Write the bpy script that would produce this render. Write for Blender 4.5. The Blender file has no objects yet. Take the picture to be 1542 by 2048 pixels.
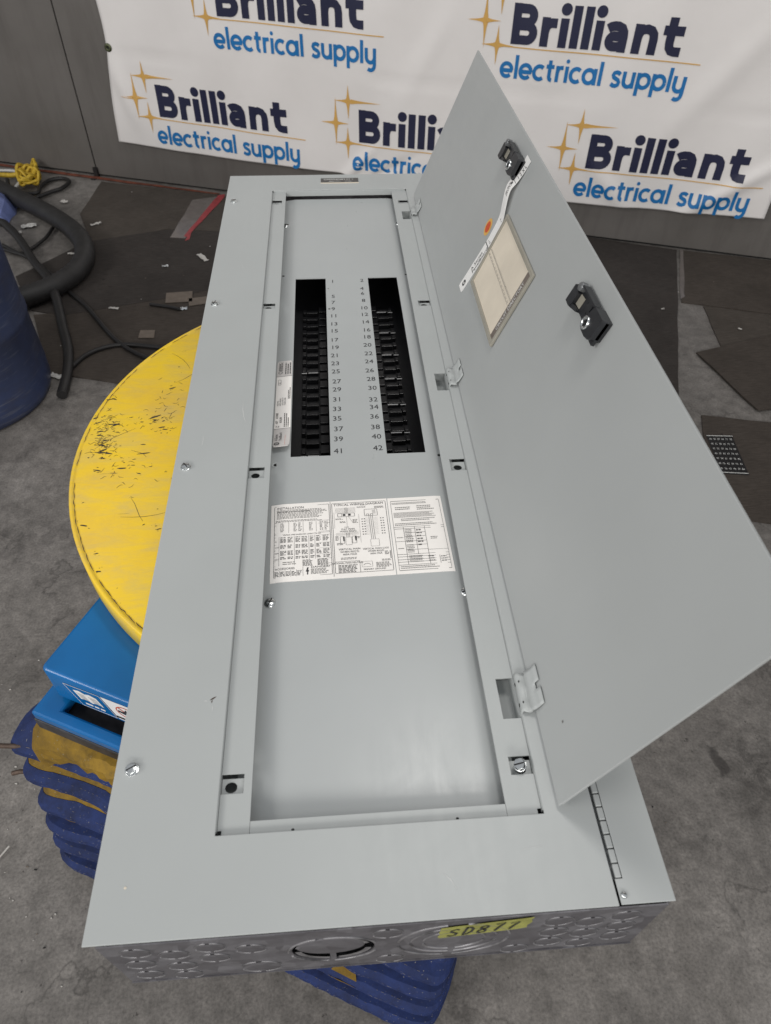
import bpy, bmesh, math, random
from mathutils import Vector, Matrix, noise as mnoise
random.seed(7)
sc = bpy.context.scene
PI = math.pi
H = 0.88                       # height of the panel's front face above the floor; all metric below is relative to that face

# ------------------------------------------------------------------ camera, world, lamps, exposure
cd = bpy.data.cameras.new('camera'); cam = bpy.data.objects.new('camera', cd); sc.collection.objects.link(cam)
cam.location = (0.2492, -0.1747, 0.7324 + H)
cam.rotation_euler = (0.7594, -0.0143, -0.0718)
cd.sensor_fit = 'VERTICAL'; cd.sensor_height = 36; cd.lens = 36 * 1426.4 / 2048
cd.clip_start = 0.02; cd.clip_end = 200
cd.dof.use_dof = True; cd.dof.focus_distance = 1.15; cd.dof.aperture_fstop = 9
sc.camera = cam
w = bpy.data.worlds.new('World'); sc.world = w; w.use_nodes = True
bg = w.node_tree.nodes['Background']; bg.inputs[0].default_value = (0.93, 0.96, 1.0, 1); bg.inputs[1].default_value = 0.40
def area(name, loc, sx, sy, power, rot=(0, 0, 0), col=(1.0, 0.97, 0.93)):
    l = bpy.data.lights.new(name, 'AREA'); l.shape = 'RECTANGLE'; l.size = sx; l.size_y = sy; l.energy = power; l.color = col
    o = bpy.data.objects.new(name, l); sc.collection.objects.link(o); o.location = loc; o.rotation_euler = rot
def aim(p, q=(0.3, 0.9, 0.9)):
    d = Vector(q) - Vector(p); return tuple(d.to_track_quat('-Z', 'Y').to_euler())
for p, e, sx, sy in (((0.9, 1.3, 4.6), 28, 1.2, 0.5), ((-5.6, -1.2, 4.4), 130, 3.0, 1.6), ((-3.2, -5.8, 4.2), 175, 3.0, 1.6), ((1.8, -6.8, 4.2), 180, 3.0, 1.6)):
    area('ceiling_lamp', p, sx, sy, e, aim(p))
sc.view_settings.view_transform = 'Standard'; sc.view_settings.look = 'None'
sc.view_settings.exposure = 0.08; sc.view_settings.gamma = 1.0

# ------------------------------------------------------------------ materials
MAT = {}
def nodes(name, col, rough=0.5, metal=0.0, spec=0.5):
    m = bpy.data.materials.new(name); m.use_nodes = True; nt = m.node_tree; b = nt.nodes['Principled BSDF']
    b.inputs['Base Color'].default_value = (*col, 1); b.inputs['Roughness'].default_value = rough
    b.inputs['Metallic'].default_value = metal; b.inputs['Specular IOR Level'].default_value = spec
    MAT[name] = m
    return m, nt, b
def coords(nt, scale=(1, 1, 1), rot=(0, 0, 0)):
    t = nt.nodes.new('ShaderNodeTexCoord'); mp = nt.nodes.new('ShaderNodeMapping')
    mp.inputs['Scale'].default_value = scale; mp.inputs['Rotation'].default_value = rot
    nt.links.new(t.outputs['Object'], mp.inputs['Vector']); return mp.outputs[0]
def noi(nt, vec, scale, detail=4, rough=0.55, dist=0.0):
    n = nt.nodes.new('ShaderNodeTexNoise'); n.inputs['Scale'].default_value = scale; n.inputs['Detail'].default_value = detail
    n.inputs['Roughness'].default_value = rough; n.inputs['Distortion'].default_value = dist
    nt.links.new(vec, n.inputs['Vector']); return n.outputs[0]
def ramp(nt, fac, stops):
    r = nt.nodes.new('ShaderNodeValToRGB'); e = r.color_ramp.elements
    while len(e) < len(stops): e.new(0.5)
    for el, (p, c) in zip(e, stops):
        el.position = p; el.color = (*c, 1) if hasattr(c, '__len__') else (c, c, c, 1)
    nt.links.new(fac, r.inputs[0]); return r.outputs[0]
def mix(nt, fac, a, b, mode='MIX'):
    x = nt.nodes.new('ShaderNodeMix'); x.data_type = 'RGBA'; x.blend_type = mode
    for s, v in ((x.inputs[0], fac), (x.inputs[6], a), (x.inputs[7], b)):
        if hasattr(v, 'links'): nt.links.new(v, s)
        elif hasattr(v, '__len__'): s.default_value = (*v, 1)
        else: s.default_value = v
    return x.outputs[2]
def bump(nt, b, h, strength=0.1, dist=0.001):
    n = nt.nodes.new('ShaderNodeBump'); n.inputs['Strength'].default_value = strength; n.inputs['Distance'].default_value = dist
    nt.links.new(h, n.inputs['Height']); nt.links.new(n.outputs[0], b.inputs['Normal'])
def plain(name, col, rough=0.5, metal=0.0, vary=0.12, scale=30, bmp=0.0, spec=0.5):
    m, nt, b = nodes(name, col, rough, metal, spec); v = coords(nt)
    f = noi(nt, v, scale, 5)
    c0 = tuple(max(0, c * (1 - vary)) for c in col); c1 = tuple(min(1, c * (1 + vary)) for c in col)
    nt.links.new(ramp(nt, f, [(0.3, c0), (0.7, c1)]), b.inputs['Base Color'])
    if bmp: bump(nt, b, noi(nt, v, scale * 6, 3), bmp)
    return m

def paint(name, col, rough):
    m, nt, b = nodes(name, col, rough)
    v = coords(nt)
    big = noi(nt, v, 4.0, 3)
    base = ramp(nt, big, [(0.3, tuple(c * 0.97 for c in col)), (0.7, tuple(min(1, c * 1.03) for c in col))])
    scuff = ramp(nt, noi(nt, coords(nt, (9, 60, 30), (0, 0, 0.5)), 1.6, 6, 0.7), [(0.72, 0.0), (0.80, 0.14)])
    nt.links.new(mix(nt, scuff, base, tuple(min(1, c * 1.18) for c in col)), b.inputs['Base Color'])
    smear = mix(nt, 0.5, noi(nt, v, 11, 8, 0.7, 1.5), noi(nt, coords(nt, (30, 4, 20), (0, 0, 0.4)), 2.5, 6, 0.7))
    nt.links.new(ramp(nt, smear, [(0.36, rough - 0.04), (0.64, rough + 0.06)]), b.inputs['Roughness'])
    bump(nt, b, noi(nt, v, 420, 2), 0.03, 0.0002)
paint('grey_paint', (0.430, 0.450, 0.446), 0.42)
paint('plate_paint', (0.430, 0.450, 0.450), 0.31)
paint('door_paint', (0.400, 0.415, 0.412), 0.36)

def galv():
    m, nt, b = nodes('galvanised', (0.3, 0.3, 0.31), 0.5, 0.4); v = coords(nt)
    vo = nt.nodes.new('ShaderNodeTexVoronoi'); vo.inputs['Scale'].default_value = 55; nt.links.new(v, vo.inputs['Vector'])
    spang = ramp(nt, vo.outputs['Color'], [(0.15, (0.125, 0.12, 0.13)), (0.85, (0.215, 0.21, 0.225))])
    dirt = ramp(nt, noi(nt, v, 16, 8, 0.7, 1.2), [(0.35, 0.0), (0.72, 0.75)])
    nt.links.new(mix(nt, dirt, spang, (0.085, 0.08, 0.088)), b.inputs['Base Color'])
    nt.links.new(ramp(nt, noi(nt, v, 30, 6), [(0.3, 0.42), (0.7, 0.66)]), b.inputs['Roughness'])
    bump(nt, b, noi(nt, v, 60, 6), 0.25, 0.001)
galv()
plain('galv_ridge_glint', (0.25, 0.245, 0.255), 0.42, 0.5, 0.7, 35)  # ridge steel paler than the wall: rim reflections put into the colour
plain('zinc', (0.72, 0.74, 0.74), 0.22, 1.0, 0.1, 200, 0.1)
plain('black_plastic', (0.022, 0.023, 0.026), 0.38, 0, 0.15, 80, 0.1)
plain('tray_black', (0.012, 0.012, 0.014), 0.45, 0, 0.2, 60, 0.1)
plain('stab_black', (0.014, 0.014, 0.016), 0.32, 0, 0.25, 90, 0.1)
plain('glint_white', (0.72, 0.72, 0.72), 0.3, 0.2, 0.1, 90)
plain('dark_gap', (0.01, 0.01, 0.01), 0.8, 0, 0.2, 80)
plain('ink', (0.03, 0.03, 0.032), 0.5, 0, 0.25, 300)
plain('ink_soft', (0.16, 0.155, 0.15), 0.55, 0, 0.3, 300)
plain('ink_white', (0.75, 0.75, 0.73), 0.5, 0, 0.1, 300)
plain('label_white', (0.95, 0.915, 0.875), 0.4, 0, 0.04, 12)
plain('label_cream', (0.72, 0.645, 0.53), 0.5, 0, 0.08, 14)
plain('label_head', (0.66, 0.63, 0.61), 0.4, 0, 0.05, 20)
plain('strip_white', (0.88, 0.87, 0.85), 0.42, 0, 0.06, 20)
plain('card_brown', (0.17, 0.14, 0.12), 0.4, 0, 0.12, 40)
plain('sticker_orange', (0.62, 0.085, 0.02), 0.45, 0, 0.15, 200)
plain('sticker_yellow', (0.72, 0.42, 0.1), 0.45, 0, 0.08, 200)
plain('tape_yellow', (0.31, 0.31, 0.08), 0.7, 0, 0.22, 40, 0.5)
plain('nameplate_dark', (0.05, 0.047, 0.045), 0.4, 0, 0.2, 200)
plain('blue_paint', (0.004, 0.125, 0.36), 0.24, 0, 0.12, 9, 0.05)
plain('blue_chipped', (0.03, 0.03, 0.035), 0.4, 0, 0.5, 60)
plain('steel_rust', (0.10, 0.07, 0.055), 0.6, 0.5, 0.3, 60)
plain('banner_navy', (0.011, 0.013, 0.045), 0.5, 0, 0.08, 5)
plain('banner_blue', (0.006, 0.155, 0.42), 0.5, 0, 0.08, 5)
plain('banner_gold', (0.62, 0.36, 0.095), 0.5, 0, 0.08, 5)
plain('brass_dark', (0.09, 0.10, 0.055), 0.4, 0.6, 0.2, 50)
plain('hose_black', (0.021, 0.020, 0.020), 0.55, 0, 0.25, 20, 0.2)
plain('cable_black', (0.014, 0.013, 0.013), 0.5, 0, 0.2, 20)
plain('rope_yellow', (0.55, 0.37, 0.03), 0.6, 0, 0.2, 60, 0.3)
plain('white_plastic', (0.55, 0.54, 0.52), 0.4, 0, 0.1, 30)
plain('bag_blue', (0.16, 0.2, 0.42), 0.35, 0, 0.35, 8, 0.2)
plain('orange_plastic', (0.75, 0.13, 0.015), 0.45, 0, 0.1, 20)
plain('red_tape', (0.32, 0.045, 0.05), 0.5, 0, 0.25, 30)
plain('orange_line', (0.15, 0.042, 0.022), 0.7, 0, 0.5, 25)
plain('clear_tape', (0.155, 0.135, 0.125), 0.25, 0, 0.15, 20)
plain('paper', (0.50, 0.48, 0.45), 0.7, 0, 0.12, 60)
plain('card_scrap', (0.16, 0.13, 0.105), 0.8, 0, 0.15, 40)
plain('stitch_grey', (0.22, 0.2, 0.2), 0.8, 0, 0.4, 200)
plain('pale_scuff', (0.58, 0.59, 0.58), 0.5, 0, 0.1, 80)
plain('foil', (0.75, 0.78, 0.8), 0.2, 0.9, 0.1, 100)
plain('sheet_black', (0.012, 0.012, 0.013), 0.35, 0, 0.2, 40)
plain('knob_grey', (0.16, 0.165, 0.17), 0.3, 0.3, 0.1, 60)
plain('frame_plastic', (0.33, 0.31, 0.26), 0.18, 0, 0.08, 20)

def yellow_top():
    m, nt, b = nodes('yellow_paint', (0.75, 0.44, 0.02), 0.42); v = coords(nt)
    base = ramp(nt, noi(nt, v, 5, 6, 0.65), [(0.28, (0.74, 0.48, 0.08)), (0.50, (0.90, 0.60, 0.035)), (0.78, (0.95, 0.66, 0.02))])
    grime = ramp(nt, noi(nt, coords(nt, (1, 3.2, 1), (0, 0, 0.08)), 10, 9, 0.72, 0.4), [(0.44, 0.0), (0.72, 0.55)])
    c = mix(nt, grime, base, (0.56, 0.45, 0.20))
    for rz, sc_, th in ((0.15, (5, 90, 1), 0.70), (0.95, (4, 80, 1), 0.735), (-0.5, (4, 100, 1), 0.745)):
        f = ramp(nt, noi(nt, coords(nt, sc_, (0, 0, rz)), 1.7, 4, 0.6, 0.2), [(th, 0.0), (th + 0.02, 0.75)])
        c = mix(nt, f, c, (0.16, 0.11, 0.05))
    chips = ramp(nt, noi(nt, coords(nt, (1, 2.0, 1)), 42, 3, 0.6), [(0.745, 0.0), (0.76, 0.9)])
    c = mix(nt, chips, c, (0.055, 0.05, 0.045))
    nt.links.new(c, b.inputs['Base Color'])
    bump(nt, b, noi(nt, v, 90, 5), 0.12, 0.0008)
yellow_top()
def cloth(name, col, dark):
    m, nt, b = nodes(name, col, 0.75, 0, 0.3); v = coords(nt)
    base = ramp(nt, noi(nt, v, 9, 7, 0.65), [(0.3, tuple(c * 0.6 for c in col)), (0.65, col)])
    dirt = ramp(nt, noi(nt, v, 22, 8, 0.75), [(0.42, 0.0), (0.70, 0.85)])
    spk = ramp(nt, noi(nt, v, 260, 2, 0.5), [(0.71, 0.0), (0.73, 0.8)])
    c = mix(nt, dirt, base, dark); c = mix(nt, spk, c, (0.30, 0.28, 0.27))
    nt.links.new(c, b.inputs['Base Color'])
    bump(nt, b, noi(nt, v, 45, 6), 0.4, 0.003)
cloth('blue_vinyl', (0.021, 0.040, 0.150), (0.010, 0.013, 0.034))
cloth('yellow_vinyl', (0.30, 0.18, 0.022), (0.075, 0.05, 0.018))
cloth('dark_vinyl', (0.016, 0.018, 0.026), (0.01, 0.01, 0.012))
def drumm():
    m, nt, b = nodes('drum_blue', (0.014, 0.02, 0.055), 0.42); v = coords(nt)
    base = ramp(nt, noi(nt, v, 5, 6), [(0.3, (0.030, 0.040, 0.082)), (0.7, (0.048, 0.068, 0.155))])
    s = ramp(nt, noi(nt, coords(nt, (3, 3, 45), (0.25, 0.15, 0)), 2.2, 5, 0.6), [(0.56, 0.0), (0.70, 0.8)])
    d = ramp(nt, noi(nt, coords(nt, (1.5, 1.5, 3)), 5, 8, 0.7), [(0.5, 0.0), (0.75, 0.5)])
    c = mix(nt, s, base, (0.12, 0.135, 0.19)); c = mix(nt, d, c, (0.05, 0.042, 0.038))
    nt.links.new(c, b.inputs['Base Color']); bump(nt, b, noi(nt, v, 40, 4), 0.15, 0.002)
drumm()
def concrete():
    m, nt, b = nodes('concrete', (0.16, 0.15, 0.14), 0.55); v = coords(nt)
    base = ramp(nt, noi(nt, v, 1.7, 8, 0.62), [(0.28, (0.136, 0.125, 0.115)), (0.5, (0.200, 0.185, 0.171)), (0.75, (0.268, 0.250, 0.233))])
    fine = ramp(nt, noi(nt, v, 26, 8, 0.7), [(0.3, 0.60), (0.7, 1.22)])
    c = mix(nt, 1.0, base, fine, 'MULTIPLY')
    blot = ramp(nt, noi(nt, v, 7.5, 7, 0.7, 0.9), [(0.52, 0.0), (0.70, 0.6)])
    c = mix(nt, blot, c, (0.062, 0.056, 0.052))
    oil = ramp(nt, noi(nt, v, 1.9, 7, 0.68, 0.5), [(0.50, 0.0), (0.68, 0.55)])
    c = mix(nt, oil, c, (0.072, 0.065, 0.059))
    streak = ramp(nt, noi(nt, coords(nt, (3, 26, 1), (0, 0, 0.7)), 2.2, 6, 0.65, 0.6), [(0.64, 0.0), (0.74, 0.55)])
    c = mix(nt, streak, c, (0.05, 0.046, 0.043))
    spot = ramp(nt, noi(nt, v, 48, 3, 0.6), [(0.68, 0.0), (0.74, 0.75)])
    c = mix(nt, spot, c, (0.035, 0.03, 0.028))
    nt.links.new(c, b.inputs['Base Color'])
    nv = nt.nodes.new('ShaderNodeTexNoise'); nv.inputs['Scale'].default_value = 13.0; nv.inputs['Detail'].default_value = 6; nt.links.new(v, nv.inputs['Vector'])
    def warped(amount):
        a = nt.nodes.new('ShaderNodeVectorMath'); a.operation = 'MULTIPLY_ADD'; nt.links.new(nv.outputs['Color'], a.inputs[0])
        a.inputs[1].default_value = (amount, amount, 0); nt.links.new(v, a.inputs[2]); return a.outputs[0]
    vo = nt.nodes.new('ShaderNodeTexVoronoi'); vo.feature = 'DISTANCE_TO_EDGE'; vo.inputs['Scale'].default_value = 1.5; nt.links.new(warped(0.35), vo.inputs['Vector'])
    crack = ramp(nt, vo.outputs['Distance'], [(0.0, 0.6), (0.012, 0.0)])
    c = mix(nt, mix(nt, 1.0, crack, ramp(nt, noi(nt, v, 3.1, 3), [(0.48, 0.0), (0.6, 1.0)]), 'MULTIPLY'), c, (0.045, 0.04, 0.037))
    wv = warped(0.13)
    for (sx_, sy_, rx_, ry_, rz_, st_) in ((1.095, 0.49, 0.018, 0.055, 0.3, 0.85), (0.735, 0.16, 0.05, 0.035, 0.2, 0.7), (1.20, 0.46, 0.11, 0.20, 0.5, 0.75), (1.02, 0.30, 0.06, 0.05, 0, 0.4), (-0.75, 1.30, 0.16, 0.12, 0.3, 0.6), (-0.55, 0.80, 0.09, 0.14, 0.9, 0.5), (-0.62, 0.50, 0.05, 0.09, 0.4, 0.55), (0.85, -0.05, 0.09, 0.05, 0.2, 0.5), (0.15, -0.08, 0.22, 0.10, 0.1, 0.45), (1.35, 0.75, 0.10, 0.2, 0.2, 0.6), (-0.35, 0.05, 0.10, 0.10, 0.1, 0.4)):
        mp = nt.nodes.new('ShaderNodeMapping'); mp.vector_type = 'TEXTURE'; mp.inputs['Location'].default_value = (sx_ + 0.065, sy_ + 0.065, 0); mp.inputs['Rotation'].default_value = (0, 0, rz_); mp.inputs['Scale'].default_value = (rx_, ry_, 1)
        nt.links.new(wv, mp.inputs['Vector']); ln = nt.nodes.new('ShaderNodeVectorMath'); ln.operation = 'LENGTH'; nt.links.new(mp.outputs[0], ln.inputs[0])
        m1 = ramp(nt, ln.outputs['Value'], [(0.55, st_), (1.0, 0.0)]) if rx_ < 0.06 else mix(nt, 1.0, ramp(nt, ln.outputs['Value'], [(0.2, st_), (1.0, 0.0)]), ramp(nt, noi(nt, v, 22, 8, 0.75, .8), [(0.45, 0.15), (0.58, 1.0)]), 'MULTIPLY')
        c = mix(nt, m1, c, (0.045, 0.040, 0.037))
    grit = ramp(nt, noi(nt, v, 170, 3, 0.6), [(0.30, 0.72), (0.5, 1.0), (0.72, 1.25)])
    c = mix(nt, 1.0, c, grit, 'MULTIPLY'); nt.links.new(c, b.inputs['Base Color'])
    nt.links.new(ramp(nt, noi(nt, v, 6, 6), [(0.3, 0.42), (0.7, 0.7)]), b.inputs['Roughness'])
    bump(nt, b, noi(nt, v, 60, 8), 0.25, 0.002)
concrete()
def carpet(name, col, rz):
    m, nt, b = nodes(name, col, 0.9, 0, 0.2); v = coords(nt)
    lin = noi(nt, coords(nt, (1, 14, 1), (0, 0, rz)), 24, 4, 0.6)
    c = ramp(nt, lin, [(0.3, tuple(x * 0.66 for x in col)), (0.7, tuple(x * 1.3 for x in col))])
    d = ramp(nt, noi(nt, v, 4.5, 8, 0.7), [(0.42, 0.0), (0.75, 0.7)])
    c = mix(nt, d, c, tuple(x * 0.55 for x in col))
    sp = ramp(nt, noi(nt, v, 130, 2), [(0.78, 0.0), (0.79, 0.6)])
    c = mix(nt, sp, c, (0.2, 0.18, 0.165))
    nt.links.new(c, b.inputs['Base Color']); bump(nt, b, lin, 0.5, 0.003)
carpet('carpet_brown', (0.072, 0.060, 0.051), 0.3)
carpet('carpet_grey', (0.080, 0.068, 0.058), 1.2)
carpet('mat_dark', (0.052, 0.045, 0.041), 0.0)
def wallm():
    m, nt, b = nodes('wall_grey', (0.14, 0.13, 0.12), 0.5); v = coords(nt)
    base = ramp(nt, noi(nt, v, 1.4, 7, 0.6), [(0.3, (0.108, 0.099, 0.090)), (0.7, (0.155, 0.143, 0.133))])
    st = ramp(nt, noi(nt, coords(nt, (7, 7, 0.7)), 1.6, 8, 0.7), [(0.5, 0.0), (0.72, 0.55)])
    c = mix(nt, st, base, (0.085, 0.076, 0.07))
    nt.links.new(c, b.inputs['Base Color']); bump(nt, b, noi(nt, v, 25, 6), 0.15, 0.002)
wallm()
def bannerm():
    m, nt, b = nodes('banner_vinyl', (0.66, 0.635, 0.62), 0.42); v = coords(nt)
    c = ramp(nt, noi(nt, v, 2.2, 5), [(0.3, (0.74, 0.71, 0.692)), (0.7, (0.795, 0.765, 0.748))])
    nt.links.new(c, b.inputs['Base Color']); bump(nt, b, noi(nt, v, 6, 4, 0.5), 0.25, 0.012)
bannerm()

# ------------------------------------------------------------------ mesh helpers
BASE = {}
def top_base(o):
    while o.parent is not None: o = o.parent
    return BASE[o]
class MB:
    def __init__(s): s.v = []; s.f = []; s.m = []; s.s = []
    def add(s, vs, fs, m=0, sm=False):
        k = len(s.v); s.v += [tuple(p) for p in vs]
        for f in fs: s.f.append([i + k for i in f]); s.m.append(m); s.s.append(sm)
        return s
    def box(s, x0, x1, y0, y1, z0, z1, m=0, xf=None):
        vs = [(x, y, z) for z in (z0, z1) for y in (y0, y1) for x in (x0, x1)]
        if xf: vs = [xf(*p) for p in vs]
        return s.add(vs, [(0, 2, 3, 1), (4, 5, 7, 6), (0, 1, 5, 4), (2, 6, 7, 3), (0, 4, 6, 2), (1, 3, 7, 5)], m)
    def prism(s, poly, z0, z1, m=0, xf=None, sm=False):
        n = len(poly); vs = [(x, y, z0) for x, y in poly] + [(x, y, z1) for x, y in poly]
        if xf: vs = [xf(*p) for p in vs]
        s.add(vs, [tuple(range(n - 1, -1, -1)), tuple(range(n, 2 * n))], m)
        return s.add(vs, [(i, (i + 1) % n, n + (i + 1) % n, n + i) for i in range(n)], m, sm)
    def sheet(s, poly, z, m=0, xf=None):
        vs = [(x, y, z) for x, y in poly]
        if xf: vs = [xf(*p) for p in vs]
        return s.add(vs, [tuple(range(len(poly)))], m)
    def lathe(s, prof, n=24, c=(0, 0, 0), m=0, sm=True, xf=None, cap=True):
        vs = []
        for r, z in prof:
            for i in range(n):
                a = 2 * PI * i / n; vs.append((c[0] + r * math.cos(a), c[1] + r * math.sin(a), c[2] + z))
        if xf: vs = [xf(*p) for p in vs]
        fs = [(j * n + i, j * n + (i + 1) % n, (j + 1) * n + (i + 1) % n, (j + 1) * n + i) for j in range(len(prof) - 1) for i in range(n)]
        s.add(vs, fs, m, sm)
        if cap:
            s.add(vs[-n:], [tuple(range(n))], m); s.add(vs[:n], [tuple(range(n - 1, -1, -1))], m)
        return s
    def tube(s, path, r, n=8, m=0, closed=False, caps=True):
        P = [Vector(p) for p in path]; N = len(P); up = Vector((0.0, 0.0, 1.0)); vs = []
        prev = None
        for i in range(N):
            a = P[(i - 1) % N] if (i or closed) else P[0]; b = P[(i + 1) % N] if (i < N - 1 or closed) else P[-1]
            d = (b - a).normalized()
            if prev is None: x = d.cross(up if abs(d.z) < 0.9 else Vector((1, 0, 0))).normalized()
            else: x = (prev - d * prev.dot(d)).normalized()
            prev = x; y = d.cross(x); rr = r[i] if hasattr(r, '__len__') else r
            for k in range(n):
                t = 2 * PI * k / n; vs.append(P[i] + (x * math.cos(t) + y * math.sin(t)) * rr)
        M = N if closed else N - 1
        s.add(vs, [(i * n + k, i * n + (k + 1) % n, ((i + 1) % N) * n + (k + 1) % n, ((i + 1) % N) * n + k) for i in range(M) for k in range(n)], m, True)
        if caps and not closed:
            s.add(vs[:n], [tuple(range(n))], m); s.add(vs[-n:], [tuple(range(n))], m)
        return s
    def grid_plate(s, xs, ys, holes, z0, z1, m=0, xf=None, skip=()):
        xs = sorted(set(xs + [h[i] for h in holes for i in (0, 2)])); ys = sorted(set(ys + [h[i] for h in holes for i in (1, 3)]))
        e = 1e-6
        def solid(i, j):
            if i < 0 or j < 0 or i >= len(xs) - 1 or j >= len(ys) - 1: return False
            cx = (xs[i] + xs[i + 1]) / 2; cy = (ys[j] + ys[j + 1]) / 2
            return not any(h[0] - e < cx < h[2] + e and h[1] - e < cy < h[3] + e for h in holes)
        F = (lambda x, y, z: xf(x, y, z)) if xf else (lambda x, y, z: (x, y, z))
        for i in range(len(xs) - 1):
            for j in range(len(ys) - 1):
                if not solid(i, j): continue
                x0, x1, y0, y1 = xs[i], xs[i + 1], ys[j], ys[j + 1]
                s.add([F(x0, y0, z1), F(x1, y0, z1), F(x1, y1, z1), F(x0, y1, z1)], [(0, 1, 2, 3)], m)
                s.add([F(x0, y0, z0), F(x1, y0, z0), F(x1, y1, z0), F(x0, y1, z0)], [(3, 2, 1, 0)], m)
                for (di, dj, a, b) in ((-1, 0, (x0, y1), (x0, y0)), (1, 0, (x1, y0), (x1, y1)), (0, -1, (x0, y0), (x1, y0)), (0, 1, (x1, y1), (x0, y1))):
                    if not solid(i + di, j + dj):
                        s.add([F(*a, z0), F(*b, z0), F(*b, z1), F(*a, z1)], [(0, 1, 2, 3)], m)
        return s
    def holed_cell(s, x0, y0, x1, y1, cx, cy, r, z0, z1, m=0, n=32, xf=None, ry=None):
        ry = ry or r; ci = []; sq = []
        for i in range(n):
            a = 2 * PI * i / n; dx, dy = math.cos(a), math.sin(a); ci.append((cx + r * dx, cy + ry * dy))
            t = min(((x1 - cx) / dx if dx > 1e-9 else (x0 - cx) / dx if dx < -1e-9 else 9), ((y1 - cy) / dy if dy > 1e-9 else (y0 - cy) / dy if dy < -1e-9 else 9))
            sq.append((cx + dx * t, cy + dy * t))
        for i in range(n):
            j = (i + 1) % n
            for z, fl in ((z1, 1), (z0, 0)):
                q = [(*ci[i], z), (*sq[i], z)]
                if abs(sq[i][0] - sq[j][0]) > 1e-7 and abs(sq[i][1] - sq[j][1]) > 1e-7:
                    ex = x1 if max(sq[i][0], sq[j][0]) > x1 - 1e-7 else x0; ey = y1 if max(sq[i][1], sq[j][1]) > y1 - 1e-7 else y0
                    q.append((ex, ey, z))
                q += [(*sq[j], z), (*ci[j], z)]
                if not fl: q = q[::-1]
                s.add([xf(*p) if xf else p for p in q], [tuple(range(len(q)))], m)
            q = [(*ci[i], z0), (*ci[i], z1), (*ci[j], z1), (*ci[j], z0)]
            s.add([xf(*p) if xf else p for p in q], [(0, 1, 2, 3)], m)
        return s
def link(o): sc.collection.objects.link(o); return o
def build(name, mb, mats, parent=None, base=(0, 0, 0), label=None, cat=None, group=None, kind=None, bevel=0, seg=2, merge=False, smooth_all=False):
    """one mesh object; vertices are given in metric panel coordinates and stored relative to the thing's base"""
    b = top_base(parent) if parent else base
    me = bpy.data.meshes.new(name)
    me.from_pydata([(p[0] - b[0], p[1] - b[1], p[2] - b[2]) for p in mb.v], [], mb.f)
    mats = mats if isinstance(mats, (list, tuple)) else [mats]
    for m in mats: me.materials.append(MAT[m])
    me.polygons.foreach_set('material_index', mb.m); me.polygons.foreach_set('use_smooth', [bool(x) or smooth_all for x in mb.s])
    if merge:
        bm = bmesh.new(); bm.from_mesh(me); bmesh.ops.remove_doubles(bm, verts=bm.verts, dist=1e-5)
        bmesh.ops.recalc_face_normals(bm, faces=bm.faces); bm.to_mesh(me); bm.free()
    me.update()
    o = link(bpy.data.objects.new(name, me))
    if parent: o.parent = parent
    else: o.location = (b[0], b[1], b[2] + H); BASE[o] = b
    if bevel:
        md = o.modifiers.new('edge', 'BEVEL'); md.width = bevel; md.segments = seg; md.limit_method = 'ANGLE'; md.angle_limit = 0.6
    tag(o, label, cat, group, kind)
    return o
def tag(o, label=None, cat=None, group=None, kind=None):
    if label: o['label'] = label
    if cat: o['category'] = cat
    if group: o['group'] = group
    if kind: o['kind'] = kind
def thing(name, base, label, cat, group=None):
    o = link(bpy.data.objects.new(name, None)); o.empty_display_size = 0.05
    o.location = (base[0], base[1], base[2] + H); BASE[o] = base; tag(o, label, cat, group); return o
def inst(name, src, parent, loc, rot=(0, 0, 0), label=None):
    """copy of a part that was modelled round the origin, placed at loc (panel coordinates)"""
    o = src.copy() if src.users_collection or True else src
    link(o); o.name = name; o.parent = parent; b = top_base(parent)
    o.location = (loc[0] - b[0], loc[1] - b[1], loc[2] - b[2]); o.rotation_euler = rot
    if label: o['label'] = label
    return o
def proto(name, mb, mats, bevel=0, merge=False):
    me = bpy.data.meshes.new(name); me.from_pydata(mb.v, [], mb.f)
    for m in (mats if isinstance(mats, (list, tuple)) else [mats]): me.materials.append(MAT[m])
    me.polygons.foreach_set('material_index', mb.m); me.polygons.foreach_set('use_smooth', [bool(x) for x in mb.s])
    if merge:
        bm = bmesh.new(); bm.from_mesh(me); bmesh.ops.remove_doubles(bm, verts=bm.verts, dist=1e-5); bm.to_mesh(me); bm.free()
    o = bpy.data.objects.new(name, me)
    if bevel:
        md = o.modifiers.new('edge', 'BEVEL'); md.width = bevel; md.segments = 2; md.limit_method = 'ANGLE'; md.angle_limit = 0.6
    return o
TXT = {}
def text_mesh(body, size, align='LEFT'):
    k = (body, align)
    if k not in TXT:
        c = bpy.data.curves.new('t', 'FONT'); c.body = body; c.size = 1.0; c.align_x = align; c.resolution_u = 2
        o = link(bpy.data.objects.new('t', c)); bpy.context.view_layer.update()
        me = bpy.data.meshes.new_from_object(o.evaluated_get(bpy.context.evaluated_depsgraph_get()))
        TXT[k] = ([(v.co.x, v.co.y) for v in me.vertices], [tuple(p.vertices) for p in me.polygons])
        bpy.data.objects.remove(o); bpy.data.curves.remove(c); bpy.data.meshes.remove(me)
    vs, fs = TXT[k]
    return [(x * size, y * size) for x, y in vs], fs
def put_text(mb, body, size, xf, x, y, z=0.0, rot=0.0, align='LEFT', sx=1.0, m=0):
    vs, fs = text_mesh(body, size, align); c, s_ = math.cos(rot), math.sin(rot)
    mb.add([xf(x + c * vx * sx - s_ * vy, y + s_ * vx * sx + c * vy, z) for vx, vy in vs], fs, m)
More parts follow.
